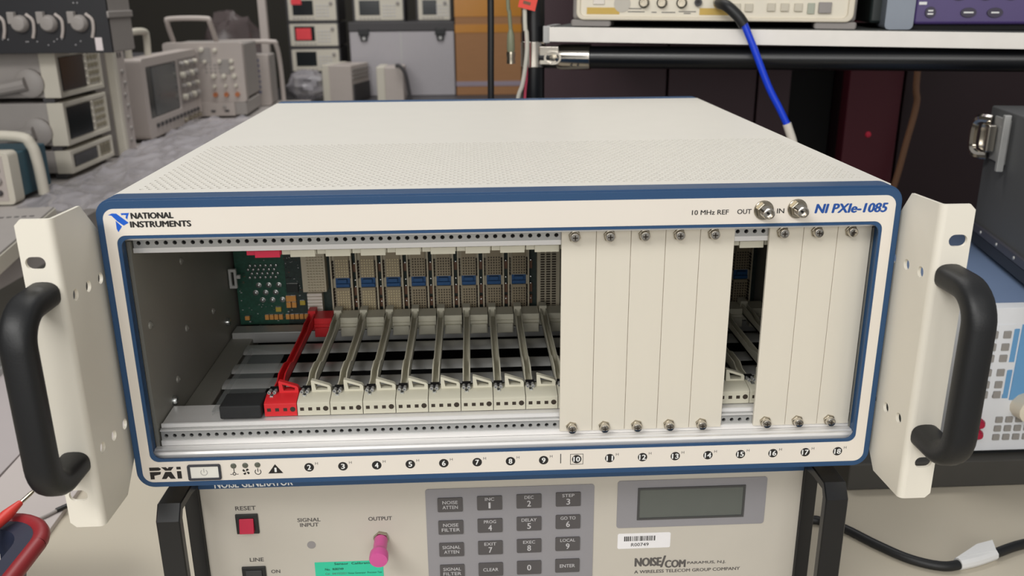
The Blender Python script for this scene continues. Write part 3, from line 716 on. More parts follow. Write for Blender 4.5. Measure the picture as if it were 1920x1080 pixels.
# flat grey unit at the bench edge
t = thing('flat_instrument', 'flat grey-topped instrument overhanging the near end of the left bench', 'instrument', (-374, 560, -42), -0.0)
t.rotation_euler = (0, 0, math.radians(10.2))
MB().box(-400, 0, 0, 300, 4, 27, GREYI).build('case', t, bevel=1.5)
MB().box(-3, 1.5, -1, 302, 3, 24, OFFW).build('side_trim', t, bevel=1)
for k in range(5): MB().box(-58 + k * 10, -52 + k * 10, 236, 242, 26.6, 27.4, DGREY).build('vent', t)
for x in (-380, -60):
    for y in (30, 280): MB().lathe([(7, 0), (8, 4)], (x, y, 0), (0, 0, 1), BLACKR, 12).build('foot', t)
# paper slip on the bench behind it
# big-screen oscilloscope facing the aisle
t = thing('oscilloscope', 'oscilloscope with a large grey screen and arched handle, beside the upright instrument', 'oscilloscope', (-548, 1640, -40), 90)
MB().box(8, 420, 46, 330, 8, 176, DGREY).build('case', t, bevel=6)
MB().prism(rrect(0, 428, 0, 184, 10, 4), 'y', 0, 46, PINKG, holes=[rrect(24, 250, 44, 164, 6, 4)]).build('front_bezel', t, bevel=3)
MB().box(20, 254, 2.5, 6, 40, 168, SCREEN).build('screen_surround', t)
MB().prism(rrect(66, 244, 48, 160, 5, 4), 'y', 1.5, 2.6, SCREENG).build('screen', t)
MB().box(258, 418, -2, 4, 52, 168, mat('scope panel grey', (140, 132, 128), .5)).build('control_panel', t, bevel=1)
for i in range(4):
    for j in range(4): knob(t, 276 + i * 38, 70 + j * 28, 9 - (j % 2) * 3, 10, -2, GREYI if (i + j) % 2 else OFFW)
buttons(t, [(60 + k * 30, 26, 16, 9) for k in range(12)], 0, DGREY, 3)
for k in range(4): MB().lathe([(7, 0), (6, 9), (3, 9), (0, 6)], (270 + k * 40, 0, 12), (0, -1, 0), NICKEL, 12).build('input_socket', t)
MB().tube([(24, 34, 184), (24, 32, 226), (38, 32, 240), (138, 32, 240), (152, 32, 226), (152, 34, 184)], 8, OFFW, 10).build('carry_handle', t)
for x in (30, 400): MB().box(x - 14, x + 14, 20, 60, -6, 8, DGREY).build('foot', t)
t.location.z += .006
# second scope, facing the camera
t = thing('oscilloscope', 'pale oscilloscope with rows of round knobs, standing behind the large-screen one', 'oscilloscope', (-642, 2085, 1), 3)
MB().box(6, 208, 30, 260, 6, 158, GREYI).build('case', t, bevel=5)
MB().prism(rrect(0, 214, 0, 164, 9, 4), 'y', 0, 30, PINKG).build('front_bezel', t, bevel=3)
MB().box(96, 128, -2, 2, 110, 150, GREYI).build('label_patch', t); MB().box(150, 176, -2, 2, 78, 118, GREYI).build('label_patch', t)
for x, z, r in ((104, 144, 7), (140, 142, 6), (110, 112, 5), (150, 112, 6), (182, 112, 6), (182, 94, 6), (130, 72, 7), (158, 72, 7), (186, 72, 7), (130, 44, 5), (160, 46, 5), (188, 46, 5)): knob(t, x, z, r, 9, 0, OFFW)
buttons(t, [(112 + i * 12, 84 + j * 10, 6, 5) for i in range(4) for j in range(3)], 0, GREYI)
for x in (130, 160, 190): MB().lathe([(7, 0), (6, 10), (3.5, 10), (0, 6)], (x, 0, 22), (0, -1, 0), mat('copper socket', (196, 130, 92), .35, .6), 12).build('input_socket', t)
MB().tube([(6, 100, 164), (6, 60, 214), (16, 56, 226), (112, 56, 226), (122, 60, 214), (124, 110, 160)], 7, PINKG, 10).build('carry_handle', t)
# small box beneath it
t = thing('small_instrument', 'low grey instrument supporting the knob-covered oscilloscope', 'instrument', (-630, 2080, -40), 3)
MB().box(0, 200, 6, 240, 5, 41, GREYI).build('case', t, bevel=3); MB().box(0, 168, 0, 8, 4, 41, PINKG).build('front_panel', t, bevel=1)
knob(t, 140, 30, 5, 5, 0, GREYI); buttons(t, [(108, 18, 12, 6), (146, 18, 12, 6)], 0, DGREY)
for x in (12, 188):
    for y in (20, 220): MB().lathe([(6, 0), (7, 5)], (x, y, 0), (0, 0, 1), BLACKR, 10).build('foot', t)
# third scope further back
t = thing('oscilloscope', 'farthest oscilloscope with a wide arched handle, half hidden behind the card chassis', 'oscilloscope', (-556, 2360, -40), 2)
MB().box(4, 134, 26, 150, 0, 152, GREYI).build('case', t, bevel=5); MB().prism(rrect(0, 138, 0, 155, 8, 4), 'y', 0, 26, PINKG).build('front_bezel', t, bevel=3)
buttons(t, [(106, 138 - k * 16, 10, 8) for k in range(7)], 0, mat('blue grey key', (110, 110, 130), .5))
for k in range(4): knob(t, 70, 130 - k * 30, 6, 7, 0, OFFW)
MB().tube([(-30, 40, 160), (-20, 30, 186), (10, 26, 192), (146, 26, 192), (162, 30, 180), (166, 50, 120), (166, 60, 10)], 7, PINKG, 10).build('carry_handle', t)
# bagged thing and frame behind the scopes
bg = bpy.data.materials.new('clear bag'); bg.use_nodes = True; g = bg.node_tree.nodes['Principled BSDF']
g.inputs['Base Color'].default_value = lin((110, 98, 98)); g.inputs['Roughness'].default_value = .25; g.inputs['Alpha'].default_value = .55
def bag(name, lab, c, r, sd, mt):
    m = MB(); N, K = 18, 26; vs = []; fs = []
    for j in range(N + 1):
        a = PI * j / N
        for k in range(K):
            b_ = 2 * PI * k / K; d = Vector((math.sin(a) * math.cos(b_), math.sin(a) * math.sin(b_), math.cos(a)))
            f = 1 + .28 * noise.noise(d * 2.1 + Vector((sd, 0, 0))) + .12 * noise.noise(d * 6 + Vector((0, sd, 0)))
            vs.append((c[0] + d.x * r[0] * f, c[1] + d.y * r[1] * f, max(c[2] - r[2] * .98, c[2] + d.z * r[2] * f)))
    for j in range(N):
        for k in range(K): fs.append((j * K + k, j * K + (k + 1) % K, (j + 1) * K + (k + 1) % K, (j + 1) * K + k))
    m.add(vs, fs, mt); return tag(m.build(name, ang=25), lab, 'bag')
bag('clear_bag', 'dark crumpled clear bag heaped behind the oscilloscopes', (-650, 2880, 70), (118, 80, 152), 2, bg)
MB_ = MB().box(-13, 13, -13, 13, -900, 900, PINKG)
o = MB_.build('upright_pole', bevel=2); o.location = (-.485, 2.66, 0); tag(o, 'pale square pole rising behind the farthest oscilloscope', 'pole')
# ================================================================== BACK BENCH: METERS, ALUMINIUM CASE, BOXES
bb = thing('back_bench', 'grey back bench carrying the meters, metal case and carton', 'bench', (100, 3050, -900), 0)
MB().box(-700, 900, -260, 420, 790, 818, DGREY).build('bench_top', bb, bevel=2)
for x in (-660, 860):
    for y in (-200, 360): MB().box(x - 20, x + 20, y - 20, y + 20, 0, 790, ALUD).build('leg', bb)
SIL = mat('aluminium case skin', (172, 168, 172), .45, .25, var=.03)
STK = mat('red paper note', (236, 70, 78), .6)
def meter(x, z, y, w_, lab, note=None, group='multimeters on the back bench', rz=0):
    h = 91
    t = thing('multimeter', lab, 'multimeter', (x, y, z), rz, group)
    MB().box(4, w_ - 4, 16, 250, 3, h - 2, DGREY).build('case', t, bevel=3)
    MB().prism(rrect(0, w_, 0, h, 7, 4), 'y', 0, 18, DGREY).build('rubber_bumper', t, bevel=2)
    MB().prism(rrect(8, w_ - 6, 6, h - 6, 4, 4), 'y', -1.5, 0, OFFW).build('front_panel', t, bevel=.5)
    MB().box(24, 24 + w_ * .4, -2.5, -1.4, 24, h - 14, SCREEN).build('display', t, bevel=.5)
    if note: MB().box(24 + note[0], 24 + note[1], -3.1, -2.5, note[2], note[3], STK).build('paper_note', t)
    buttons(t, [(w_ * .6 + i * 13, 22 + j * 12, 8, 5) for i in range(4) for j in range(4)], -1.5, LIGHTINK, 1.5)
    buttons(t, [(28 + i * 14, 13, 9, 4) for i in range(6)], -1.5, GREYI, 1.5)
    knob(t, w_ - 24, h - 24, 7, 4, -1.5, GREYI)
    return t
meter(-473, -82, 3000, 190, 'lowest multimeter of the left stack, partly behind the clear wrap')
meter(-473, 10, 3000, 190, 'multimeter with an uncovered dark display, second from the bottom of the left stack')
meter(-473, 102, 3000, 190, 'multimeter with a large square red note over its display', (6, 62, 28, 70))
meter(-473, 194, 3000, 190, 'topmost multimeter of the left stack, red note at the corner of its display', (-4, 34, 62, 90))
# aluminium flight case
t = thing('metal_case', 'large silver aluminium case with two black latches, under two meters', 'case', (-246, 3000, -82), 0)
MB().box(0, 394, 0, 300, 0, 240, SIL).build('case_body', t, bevel=4)
MB().box(-2, 396, -3, 302, 240, 274, DGREY).build('case_lid', t, bevel=3)
MB().box(190, 195, -1.5, 0, 2, 238, ALUD).build('seam_strip', t)
for x in (55, 342):
    o = MB().box(x - 20, x + 20, -8, 0, 226, 250, BLACKP).build('latch', t, bevel=2)
    MB().prism([(x - 16, 226), (x + 16, 226), (x + 12, 204), (x - 12, 204)], 'y', -6, 0, BLACKP).lathe([(7, 0), (6, 4), (0, 4)], (x, -5, 214), (0, -1, 0), ALUD, 12).build('hasp', o, bevel=1)
meter(-228, 195, 3010, 192, 'left of two meters on the metal case, screen blank').location.z -= .003
meter(8, 195, 3010, 132, 'right of two meters on the metal case, beside the taped carton').location.z -= .003
# taped carton
CARD = mat('brown cardboard', (160, 116, 78), .75, var=.08, scale=12, stretch=(1, 1, 8))
TAPE = mat('amber packing tape', (190, 128, 44), .25, var=.08, scale=20)
t = thing('carton', 'brown cardboard carton with amber tape bands, right of the metal case', 'carton', (152, 3000, -82), 0)
MB().box(0, 250, 0, 300, 0, 420, CARD).build('box_body', t, bevel=2)
MB().box(-1, 251, -1, 301, 290, 352, TAPE).build('tape_band', t); MB().box(-1, 251, -1, 301, 232, 262, TAPE).build('tape_band', t)
MB().box(-1, 251, -1.2, 301, 34, 52, mat('printed edge tape', (150, 138, 150), .5)).build('tape_band', t)
# pale boxes in front of the case
def palebox(x, y, w_, d, h, rz, lab, ribs):
    t = thing('white_box', lab, 'box', (x, y, -82), rz)
    MB().box(0, w_, 0, d, 0, h, PINKG).build('case', t, bevel=3)
    MB().box(-4, 22 if ribs else 26, -3, d, 0, h + 2, OFFW).build('end_trim', t, bevel=3)
    if ribs:
        for k in range(3): MB().box(w_ + .0, w_ + 3, 10, d - 6, h - 20 - k * 14, h - 12 - k * 14, GREYI).build('side_rib', t)
        MB().box(w_, w_ + 5, 14, d - 6, 4, h - 66, DGREY).build('side_panel', t)
    return t
palebox(-322, 2800, 106, 180, 132, 14 * -1, 'pale box with ribbed grey side in front of the metal case', True)
palebox(-128, 2800, 92, 150, 122, 0, 'narrow pale box with a grey strap, in front of the metal case', False)
tag(MB().tube([(-60, 2786, 46), (-46, 2782, 46), (-28, 2780, 22), (-18, 2780, -30), (-12, 2780, -74)], 7, DGREY, 8).build('strap'), 'grey strap looping over the narrow pale box', 'strap')
bag('wrapped_bundle', 'clear-wrapped bundle in front of the lowest multimeter', (-395, 2890, -28), (70, 50, 54), 5, fm)

# ================================================================== RIGHT RACK: POST, PIPE, JOINT, SHELF
RK = (282, 650, 0); RA = -15.7
rk = thing('pipe_rack', 'black pipe rack with a chrome joint, behind the card chassis', 'rack', (282, 650, -900), RA)
Z9 = 900
MB().lathe([(14, 0), (14, 1700)], (0, 0, 0), (0, 0, 1), BLACKM, 24).build('post', rk, ang=50)
MB().lathe([(14, 0), (14, 1700)], (1200, 0, 0), (0, 0, 1), BLACKM, 24).build('post', rk, ang=50)
MB().lathe([(14, 0), (14, 1700)], (1200, 310, 0), (0, 0, 1), BLACKM, 24).build('post', rk, ang=50)
MB().lathe([(13.4, 0), (13.4, 1190)], (10, 0, Z9 + 208.5), (1, 0, .002), BLACKM, 24).build('cross_pipe', rk, ang=50)
MB().lathe([(13.4, 0), (13.4, 310)], (1200, 0, Z9 + 208.5), (0, 1, 0), BLACKM, 24).build('cross_pipe', rk, ang=50)
m = MB().lathe([(15.6, 0), (15.6, 31)], (0, 0, Z9 + 196.5), (0, 0, 1), CHROME, 24)
m.lathe([(12, 0), (12, 12), (15.4, 22), (15.6, 58)], (14, 0, Z9 + 208.8), (1, 0, 0), CHROME, 24)
m.box(10, 34, -13, 13, Z9 + 200, Z9 + 222, CHROME)
jo = m.build('pipe_joint', rk, bevel=1, label='chrome pipe joint')
m = MB().prism([(27 + 11 * math.cos(a), Z9 + 208.5 + 8.5 * math.sin(a)) for a in [2 * PI * i / 20 for i in range(20)]], 'y', -15.5, -12, CHROME, holes=[[(27 + 8 * math.cos(a), Z9 + 208.5 + 6 * math.sin(a)) for a in [2 * PI * i / 20 for i in range(20)]]])
m.lathe([(4.6, 0), (4.2, 3), (0, 3.6)], (27, -12.5, Z9 + 209), (0, -1, 0), NICKEL, 12)
m.build('clamp_bolt', jo, bevel=.4)
for x in (50, 58): MB().lathe([(1.6, 0), (1.2, 1), (0, 1.2)], (x, -14.2, Z9 + 200), (0, -1, -.4), CHROME, 10).build('rivet', jo)
MB().lathe([(3.6, 0), (3, 2), (0, 2.6)], (17, -6, Z9 + 226), (0, -.5, 1), CHROME, 12).build('rivet', jo)
sf = thing('shelf_board', 'grey shelf with a white front edge, lying on the black pipe rack', 'shelf', (282, 650, -900), RA)
MB().prism([(24, Z9 + 228), (660, Z9 + 223.9), (660, Z9 + 239.2), (24, Z9 + 244.6)], 'y', -20, 290, mat('grey shelf mat', (74, 76, 74), .6, var=.1)).build('board', sf)
MB().prism([(24, Z9 + 228), (660, Z9 + 220.4), (660, Z9 + 237.6), (24, Z9 + 244.9)], 'y', -22, -20, mat('white edge banding', (242, 237, 230), .4)).build('front_edge', sf, bevel=.6, label='white shelf edge strip')
MB().box(15, 24, -16, 60, Z9 + 226, Z9 + 246, ALUD).build('end_bracket', sf, bevel=1)
# signal generator on the shelf
def shelf_z(x): return 244.7 - (x - 24) * .0056
t = thing('signal_generator', 'cream fronted signal generator with round sockets and keys, on the shelf', 'instrument', (282, 650, 0), RA)
t.rotation_euler = (0, .011, math.radians(RA))
HPW = mat('signal generator cream', (228, 218, 198), .4, var=.02)
HPG = mat('signal generator grey', (150, 144, 140), .45)
MB().box(44, 372, 10, 280, 253, 385, HPG).build('case', t, bevel=4)
MB().prism(rrect(50, 368, 253.0, 380, 9, 5), 'y', 0, 16, HPW, holes=[rrect(55, 361, 257.4, 376, 6, 5)]).build('front_bezel', t, bevel=1.5)
MB().box(54, 362, 3, 8, 256, 378, mat('signal generator panel', (232, 224, 206), .4, var=.02)).build('front_panel', t)
for x0, x1 in ((43, 92), (326, 373)): MB().prism([(x0, 245.6), (x1, 245.6), (x1, 253.4), (x0 + (0 if x0 > 100 else 0), 253.4)], 'y', 4, 40, HPG).build('foot', t, bevel=2.5)
for x0, x1 in ((62.5, 102), (196, 232)): MB().box(x0, x1, 2.5, 3.1, 259.8, 267.6, mat('gold label', (206, 172, 84), .5)).build('yellow_label', t, bevel=.2)
MB().box(70, 84, 1, 4, 271, 280, LABELW).build('power_key', t, bevel=.8)
MB().lathe([(10, 0), (10, .8), (0, .9)], (105, 3, 272), (0, -1, 0), mat('blank cap', (196, 190, 178), .5), 20).build('blank_cap', t)
for x in (131, 152, 175):
    MB().lathe([(6.5, 0), (6.3, 3), (4.6, 4), (4.4, 9), (2.8, 9), (2.6, 5), (0, 5)], (x, 3, 273.4), (0, -1, 0), NICKEL, 18).build('panel_socket', t)
MB().lathe([(4.6, 0), (4.4, 5), (2.6, 5), (0, 3)], (194, 3, 274), (0, -1, 0), DGREY, 14).build('panel_socket', t)
buttons(t, [(252, 268.6, 9, 9), (238, 268.6, 9, 9), (277, 269.2, 9, 9), (292, 269.2, 9, 9), (307, 269.2, 9, 9)], 3, mat('pale key', (206, 198, 180), .5), 3); buttons(t, [(336, 269, 14, 12)], 3, HPG, 4); buttons(t, [(321, 268, 8, 12)], 3, mat('green grey key', (172, 176, 160), .5), 2)
m = MB()
for x0, x1, z in ((112, 128, 266), (112, 132, 262.5), (140, 146, 262), (152, 168, 262), (172, 192, 263), (178, 186, 261)): m.box(x0, x1, 2.6, 3, z, z + 1, GREYINK)
m.build('panel_markings', t)
# blue cable hanging from it
t = thing('coax_cable', 'bright blue coax cable with black boot and white end, hanging from the signal generator', 'cable', (282, 650, 0), RA)
MB().tube([(222, 4, 272), (222, -20, 271), (230, -36, 268), (242, -40, 258), (250, -40, 248)], 6.2, BLACKR, 12).build('boot', t)
MB().lathe([(8, 0), (8, 14), (7, 16)], (222, 4, 272), (0, -1, 0), NICKEL, 16).build('plug', t)
MB().tube([(249.6, -40, 249.5), (262, -40, 224), (281.3, -40, 181.7), (296, -40, 156), (306, -40, 138)], 4.0, mat('bright blue jacket', (16, 66, 222), .35), 12).build('jacket', t)
MB().tube([(305.6, -40, 139), (314.4, -40, 117), (322, -40, 92), (326, -40, 60), (328, -40, -20), (326, -42, -120), (322, -52, -152), (312, -80, -155)], 5.0, mat('white sleeve', (228, 220, 208), .4), 12).build('end_sleeve', t)
# purple instrument
t = thing('purple_instrument', 'purple fronted instrument with oval keys and a grey corner, right end of the shelf', 'instrument', (282, 650, 0), RA)
PUR = mat('purple panel', (78, 62, 116), .4, var=.05)
MB().box(392, 640, 30, 280, 247, 400, mat('dark green case', (34, 42, 42), .4)).build('case', t, bevel=4)
MB().prism(rrect(404, 434, 241.5, 400, 5, 4), 'y', -4, 60, mat('blue grey corner', (140, 148, 160), .45)).build('corner_bumper', t, bevel=5)
MB().box(434, 640, 0, 34, 246.5, 400, PUR).build('front_panel', t, bevel=4)
MB().box(434, 640, 6, 30, 241, 247, DARK).build('foot_strip', t)
def oval(x, z, ax, az, lines):
    m = MB().prism(circ(x, z, ax, 20, az), 'y', -2, 0, mat('black purple key', (40, 30, 58), .35))
    for zz, w_ in lines: m.box(x - w_, x + w_, -2.3, -2, z + zz - .8, z + zz + .8, WHITEINK)
    m.build('key', t, bevel=.4)
oval(450.7, 260, 5.6, 6, ((1.6, 2.6), (-1.8, 3))); oval(489.7, 259.6, 8, 5.2, ((0, 5),)); oval(516.5, 259.4, 8, 5.2, ((0, 4),)); oval(560, 259, 8, 5.2, ((0, 4),))
for x in (478, 505, 530): oval(x, 277, 7, 4.4, ())
MB().box(438, 446, -.6, 0, 268, 271, WHITEINK).build('mark', t)
# cables beside the post
def cable(lab, pts, r, mt, nm='hanging_cable', sm=5): return tag(MB().tube(pts, r, mt, 10, sm).build(nm), lab, 'cable')
def RL(s_, t_, z):
    a = math.radians(RA); return (282 + s_ * math.cos(a) - t_ * math.sin(a), 650 + s_ * math.sin(a) + t_ * math.cos(a), z)
cable('thick black cable hanging in front of the carton', [RL(-45.5, -30, 700), RL(-45.8, -30, 300), RL(-47.4, -30, 160), RL(-48, -30, -100)], 4.0, BLACKR)
cable('white cable hanging beside the black rack post', [RL(-4, -34, 600), RL(-3.5, -34, 277), RL(-1.2, -34, 240), RL(-1, -34, 215), RL(-6, -34, 180), RL(-13, -34, 156), RL(-20, -34, 80)], 2.6, mat('white cable jacket', (206, 202, 190), .4))
cable('thin pink cable running down beside the rack post', [RL(-8, -28, 500), RL(-4, -26, 250), RL(-3.5, -24, 190), RL(-5.8, -24, 158), RL(-8, -24, 60)], 1.7, mat('pink wire', (214, 76, 104), .4))
GC = mat('grey green jacket', (128, 132, 108), .45)
t = thing('plug_cable', 'grey-green cable ending in a metal plug, hanging left of the white cable', 'cable', (282, 650, 0), RA)
MB().tube([(-26, -30, 600), (-25, -30, 300), (-23, -30, 262), (-21.5, -30, 240)], 2.4, GC, 10).build('jacket', t)
MB().lathe([(2.6, 0), (4.4, 6), (5, 22), (4.2, 26)], (-21.5, -30, 242), (0, 0, -1), GC, 14).build('strain_relief', t)
MB().lathe([(5.2, 0), (5.6, 3), (5.0, 8), (5.4, 14), (3.5, 14), (0, 12)], (-21.5, -30, 216.5), (0, 0, -1), NICKEL, 14).build('plug', t)
o = MB().box(-9, 12, -.5, .5, -6, 8, mat('red orange tag', (232, 72, 58), .5)).box(-4, 5, -.8, -.5, -1, 2.6, BROWN).build('luggage_tag')
o.location = [c * MM for c in RL(0, -40, 272)]; o.rotation_euler = (0, math.radians(14), math.radians(RA)); tag(o, 'small orange-red tag on the white cable at the rack post', 'tag')

# ================================================================== MAROON CABINETS, BROWN CABLE
def maroon(n, c): return mat(n, c, .5, var=.12, scale=10, stretch=(1, 1, .1))
t = thing('maroon_cabinet', 'dark maroon panelled cabinet behind the rack, under the shelf', 'cabinet', (322, 1010, -900))
MA = maroon('dark maroon laminate', (74, 54, 60)); MBR = maroon('red maroon laminate', (92, 30, 44)); MC = maroon('deep maroon laminate', (46, 26, 32))
MB().box(418, 514, 60, 160, 0, 1500, DARK).build('gap_shade_block', t)  # solid black block, painted in for the shade of the gap between cabinets
MB().box(0, 418, 30, 160, 0, 1500, MC).build('cabinet_body', t)
for x0, x1 in ((0, 207), (211, 359), (363, 418)): MB().box(x0, x1, 0, 30, 40, 1500, MA).build('door_panel', t, bevel=1.5)
t = thing('maroon_cabinet', 'redder maroon cabinet right of the black gap, with a small red light', 'cabinet', (840, 1010, -900))
MB().box(0, 1500, 30, 500, 0, 1500, MC).build('cabinet_body', t)
MB().box(0, 92, 0, 30, 40, 1500, MBR).build('door_panel', t, bevel=1.5); MB().box(98, 1500, 4, 30, 40, 1500, MC).build('door_panel', t, bevel=1.5)
MB().lathe([(5, 0), (4, 3), (0, 4)], (42, 0, 951), (0, -1, 0), emit_mat('red lamp', (170, 34, 56), .25), 14).build('indicator_lamp', t)
cable('brown cable hanging down in front of the maroon cabinet', [(942, 985, 420), (941, 985, 160), (947, 985, 105), (938, 985, 40), (931, 985, -10), (922, 985, -60), (915, 985, -130), (912, 985, -500), (912, 985, -890)], 5.2, mat('brown jacket', (142, 104, 78), .5))
# ================================================================== RIGHT: DARK BOX, POWER SUPPLY, FLIGHT CASE, POWER CORD
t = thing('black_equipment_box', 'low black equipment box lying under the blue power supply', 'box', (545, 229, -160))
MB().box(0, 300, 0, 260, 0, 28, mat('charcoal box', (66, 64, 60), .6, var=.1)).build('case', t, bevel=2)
t = thing('power_supply', 'power supply with white and blue front, grey keys and red terminals, at the right', 'power supply', (640, 240, -132))
PSB = mat('blue grey case', (122, 142, 176), .42, var=.04); PSW = mat('power supply white', (226, 228, 232), .4)
SKY = mat('sky blue panel', (104, 158, 204), .45, var=.04)
MB().box(0, 205, 12, 300, 8, 140, PSB).build('case', t, bevel=3)
MB().prism(rrect(-1, 206, 4, 146, 5, 4), 'y', 0, 14, PSW).build('front_bezel', t, bevel=1.5)
MB().box(52, 200, -.8, 0, 56, 130, SKY).build('blue_panel', t); MB().box(30, 46, -.8, 0, 62, 130, PSW).build('key_field', t)
MB().box(76, 180, -1.6, -.8, 74, 124, SCREEN).build('screen', t)
PK = mat('grey soft key', (150, 146, 142), .5)
buttons(t, [(27 + i * 12, z, 7, 7) for i in range(2) for z in (121, 109, 98, 84, 72, 62)], 0, PK, 2)
for z in (72, 62): knob(t, 22, z, 3.4, 2, 0, mat('teal key', (90, 160, 176), .5), 'round_key')
MB().box(45, 50, -.9, 0, 94, 126, SKY).build('blue_strip', t); MB().box(45, 50, -.9, 0, 58, 86, SKY).build('blue_strip', t)
knob(t, 67, 50, 13, 14, 0, HPW, 'rotary_knob')
for z in (34, 23): MB().lathe([(5, 0), (5, 5), (3, 8), (0, 8)], (26, 0, z), (0, -1, 0), mat('crimson terminal', (170, 26, 60), .4), 14).build('terminal', t)
buttons(t, [(46 + i * 9.5, 36 - j * 9, 6.5, 6) for i in range(8) for j in range(3)], 0, PK, 1.6)
MB().box(4, 200, 2, 14, 0, 6, BLACKP).build('foot_strip', t)
for y in (20, 250): MB().box(10, 195, y, y + 20, 0, 9, BLACKR).build('foot', t)
t = thing('flight_case', 'tall dark grey flight case with a chrome butterfly latch, standing on the power supply', 'case', (769, 470, 14))
t.rotation_euler = (0, 0, math.radians(-12.5))
FC = mat('charcoal case laminate', (92, 93, 94), .55, var=.05)
MB().box(0, 260, -330, 0, 12, 150, FC).build('case_body', t, bevel=2)
MB().box(-3, 262, -332, 2, 0, 13, mat('black edge extrusion', (44, 45, 48), .4)).build('edge_extrusion', t, bevel=1)
MB().box(-4, 0, -332, 2, 13, 22, mat('grey edge extrusion', (78, 78, 86), .4)).build('edge_extrusion', t, bevel=1)
for y in (-40, -90, -140, -200, -260): MB().lathe([(2, 0), (1.6, 1), (0, 1.2)], (-4, y, 17.5), (-1, 0, 0), ALUD, 10).build('rivet', t)
m = MB().box(-3, 0, -66, -24, 96, 142, ALUD); lt = m.build('latch', t, bevel=1, label='chrome butterfly latch')
MB().box(-10, -3, -72, -66, 90, 148, ALUD).build('latch_plate', lt, bevel=1)
MB().tube([(-6, -26, 100), (-15, -18, 100), (-17, -10, 108), (-17, -10, 130), (-15, -18, 138), (-6, -26, 138)], 4.5, CHROME, 8).build('latch_loop', lt)
MB().box(-13, -4, -40, -14, 105, 134, CHROME).build('latch_wing', lt, bevel=2)
t = thing('mains_lead', 'black mains lead with a white paper flag, lying on the bench at the right', 'cable', (550, 130, -160))
CP = [(-130, 60, 4), (-63, 50, 4), (-48, 44, 4), (-34, 33, 4), (-18, 10, 4), (0, -11, 4), (20, -22, 4), (38, -21, 4), (70, -10, 4), (105, 3, 4), (160, 14, 4), (260, 40, 4)]
MB().tube(CP, 3.9, BLACKR, 12).build('jacket', t)
m = MB().tube([(36, -21, 4.5), (52, -17, 4.5), (72, -9.5, 4.5)], 5.0, mat('white paper flag', (226, 226, 226), .6), 10)
m.add([(34, -20, 9), (60, -4, 10), (74, -2, 12), (72, -12, 9), (34, -20, 9.6), (60, -4, 10.6), (74, -2, 12.6), (72, -12, 9.6)], [(0, 1, 2, 3), (7, 6, 5, 4), (0, 4, 5, 1), (1, 5, 6, 2), (2, 6, 7, 3), (3, 7, 4, 0)], MATS['white paper flag'])
m.build('paper_flag', t, label='white paper flag')

# ================================================================== LEFT FOREGROUND: BOARDS, RAILS, BASKET, PROBE LEADS
BOARD = mat('white foam board', (200, 191, 188), .5, var=.02)
o = MB().box(0, 84, 0, 500, 0, 5, BOARD).build('foam_board', bevel=.5); o.location = (-.253, .185, -.160); o.rotation_euler = (0, 0, math.radians(2)); tag(o, 'narrow white board lying flat, nearest the card chassis', 'board')
o = MB().box(0, 122, 0, 560, 0, 6, mat('grey white board', (184, 176, 176), .5, var=.02)).build('foam_board', bevel=.5); o.location = (-.378, .150, -.160); o.rotation_euler = (0, 0, math.radians(1)); tag(o, 'wider grey-white board lying flat left of the narrow one', 'board')
for k, (x, lab) in enumerate(((-398, 'aluminium channel rail lying beside the grey-white board'), (-426, 'outer aluminium channel rail next to the first one'))):
    m = MB().box(0, 22, 0, 520, 0, 3, ALUD).box(0, 3, 0, 520, 3, 14, ALUD).box(19, 22, 0, 520, 3, 14, ALUD)
    o = m.build('channel_rail', bevel=.4); o.location = (x * MM, .18 + .0, -.160); tag(o, lab, 'rail', 'aluminium channel rails')
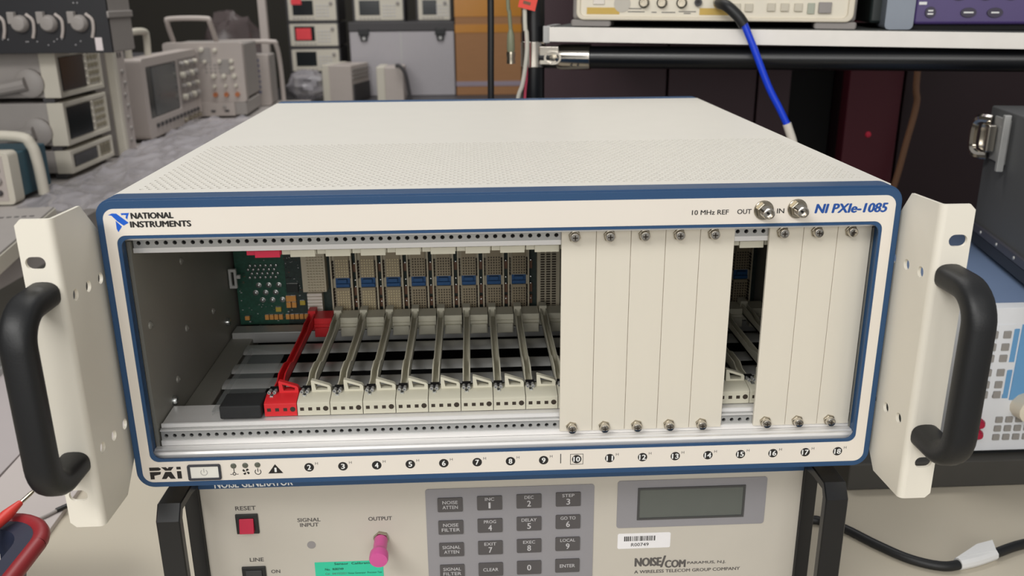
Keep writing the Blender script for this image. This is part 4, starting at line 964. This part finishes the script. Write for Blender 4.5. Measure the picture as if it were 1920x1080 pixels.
# shopping-style basket
t = thing('basket', 'dark blue plastic basket with a red rim, bottom-left corner of the bench', 'basket', (-176, -28, -160), 0)
BB = mat('dark blue basket plastic', (40, 46, 66), .45, var=.06); BR = mat('dark red basket rim', (150, 44, 50), .4, var=.06)
def ring(ax, ay, r, n=40): return rrect(-ax, ax, -ay, ay, r, 8)
m = MB()
def bwall(prof):   # list of (half x, half y, corner, z): loft
    vs = []; fs = []; n = None
    for ax, ay, r, z in prof:
        p = ring(ax, ay, r); n = len(p); vs += [(a, b_, z) for a, b_ in p]
    for i in range(len(prof) - 1):
        for k in range(n): fs.append((i * n + k, i * n + (k + 1) % n, (i + 1) * n + (k + 1) % n, (i + 1) * n + k))
    return vs, fs
vs, fs = bwall([(58, 88, 20, 0), (66, 98, 24, 60), (70, 102, 26, 84), (74, 106, 28, 88), (74, 106, 28, 92), (64, 96, 22, 92), (60, 92, 20, 84), (54, 84, 18, 4)]); m.add(vs, fs, BB)
m.prism(ring(57, 87, 19), 'z', 0, 4, BB)
m.build('basket_body', t, ang=40)
m = MB()
for k in range(9):
    for zz in (20, 52):
        ya = 83.2 + (zz - 4) * .095; yb_ = 83.2 + (zz + 20) * .095; xa = -41 + k * 10.5
        m.add([(xa, ya, zz), (xa + 5, ya, zz), (xa + 5, yb_, zz + 24), (xa, yb_, zz + 24), (xa, ya + 3, zz), (xa + 5, ya + 3, zz), (xa + 5, yb_ + 3, zz + 24), (xa, yb_ + 3, zz + 24)], [(0, 1, 2, 3), (4, 7, 6, 5), (0, 4, 5, 1), (1, 5, 6, 2), (2, 6, 7, 3), (3, 7, 4, 0)], LABELW)
m.build('side_openings', t, label='pale see-through slots')
P = [(a, b_, 89) for a, b_ in ring(78, 110, 30)]; P.append(P[0])
MB().tube(P, 5.6, BR, 12, 0, cap=False).build('rim_handle', t, label='dark red rim handle')
t = thing('test_probe', 'red test probe with a bare metal tip, resting on the basket rim', 'probe', (-175, 60, -160))
MB().lathe([(2.5, -46), (3.6, -30), (4.2, -6), (3.4, 0), (2.2, 8)], (50, 18, 100.5), (.26, .94, .12), mat('probe red', (222, 66, 58), .4), 14).build('grip', t)
MB().lathe([(1.5, 6), (1.5, 18), (1.2, 21), (0, 21)], (50, 18, 100.5), (.26, .94, .12), NICKEL, 10).build('tip', t)
t = thing('test_lead', 'thin grey test lead with a black tip on the white board', 'lead', (-200, 220, -153))
MB().tube([(-30, -14, 0), (-3, -7, 0), (12, -7, 0), (20, 0, 0), (26, 9, 0)], 1.4, GREYI, 8).build('wire', t)
MB().tube([(25, 8, 0), (31, 15, 0), (38, 22, 0)], 2.2, BLACKP, 8).build('tip', t)
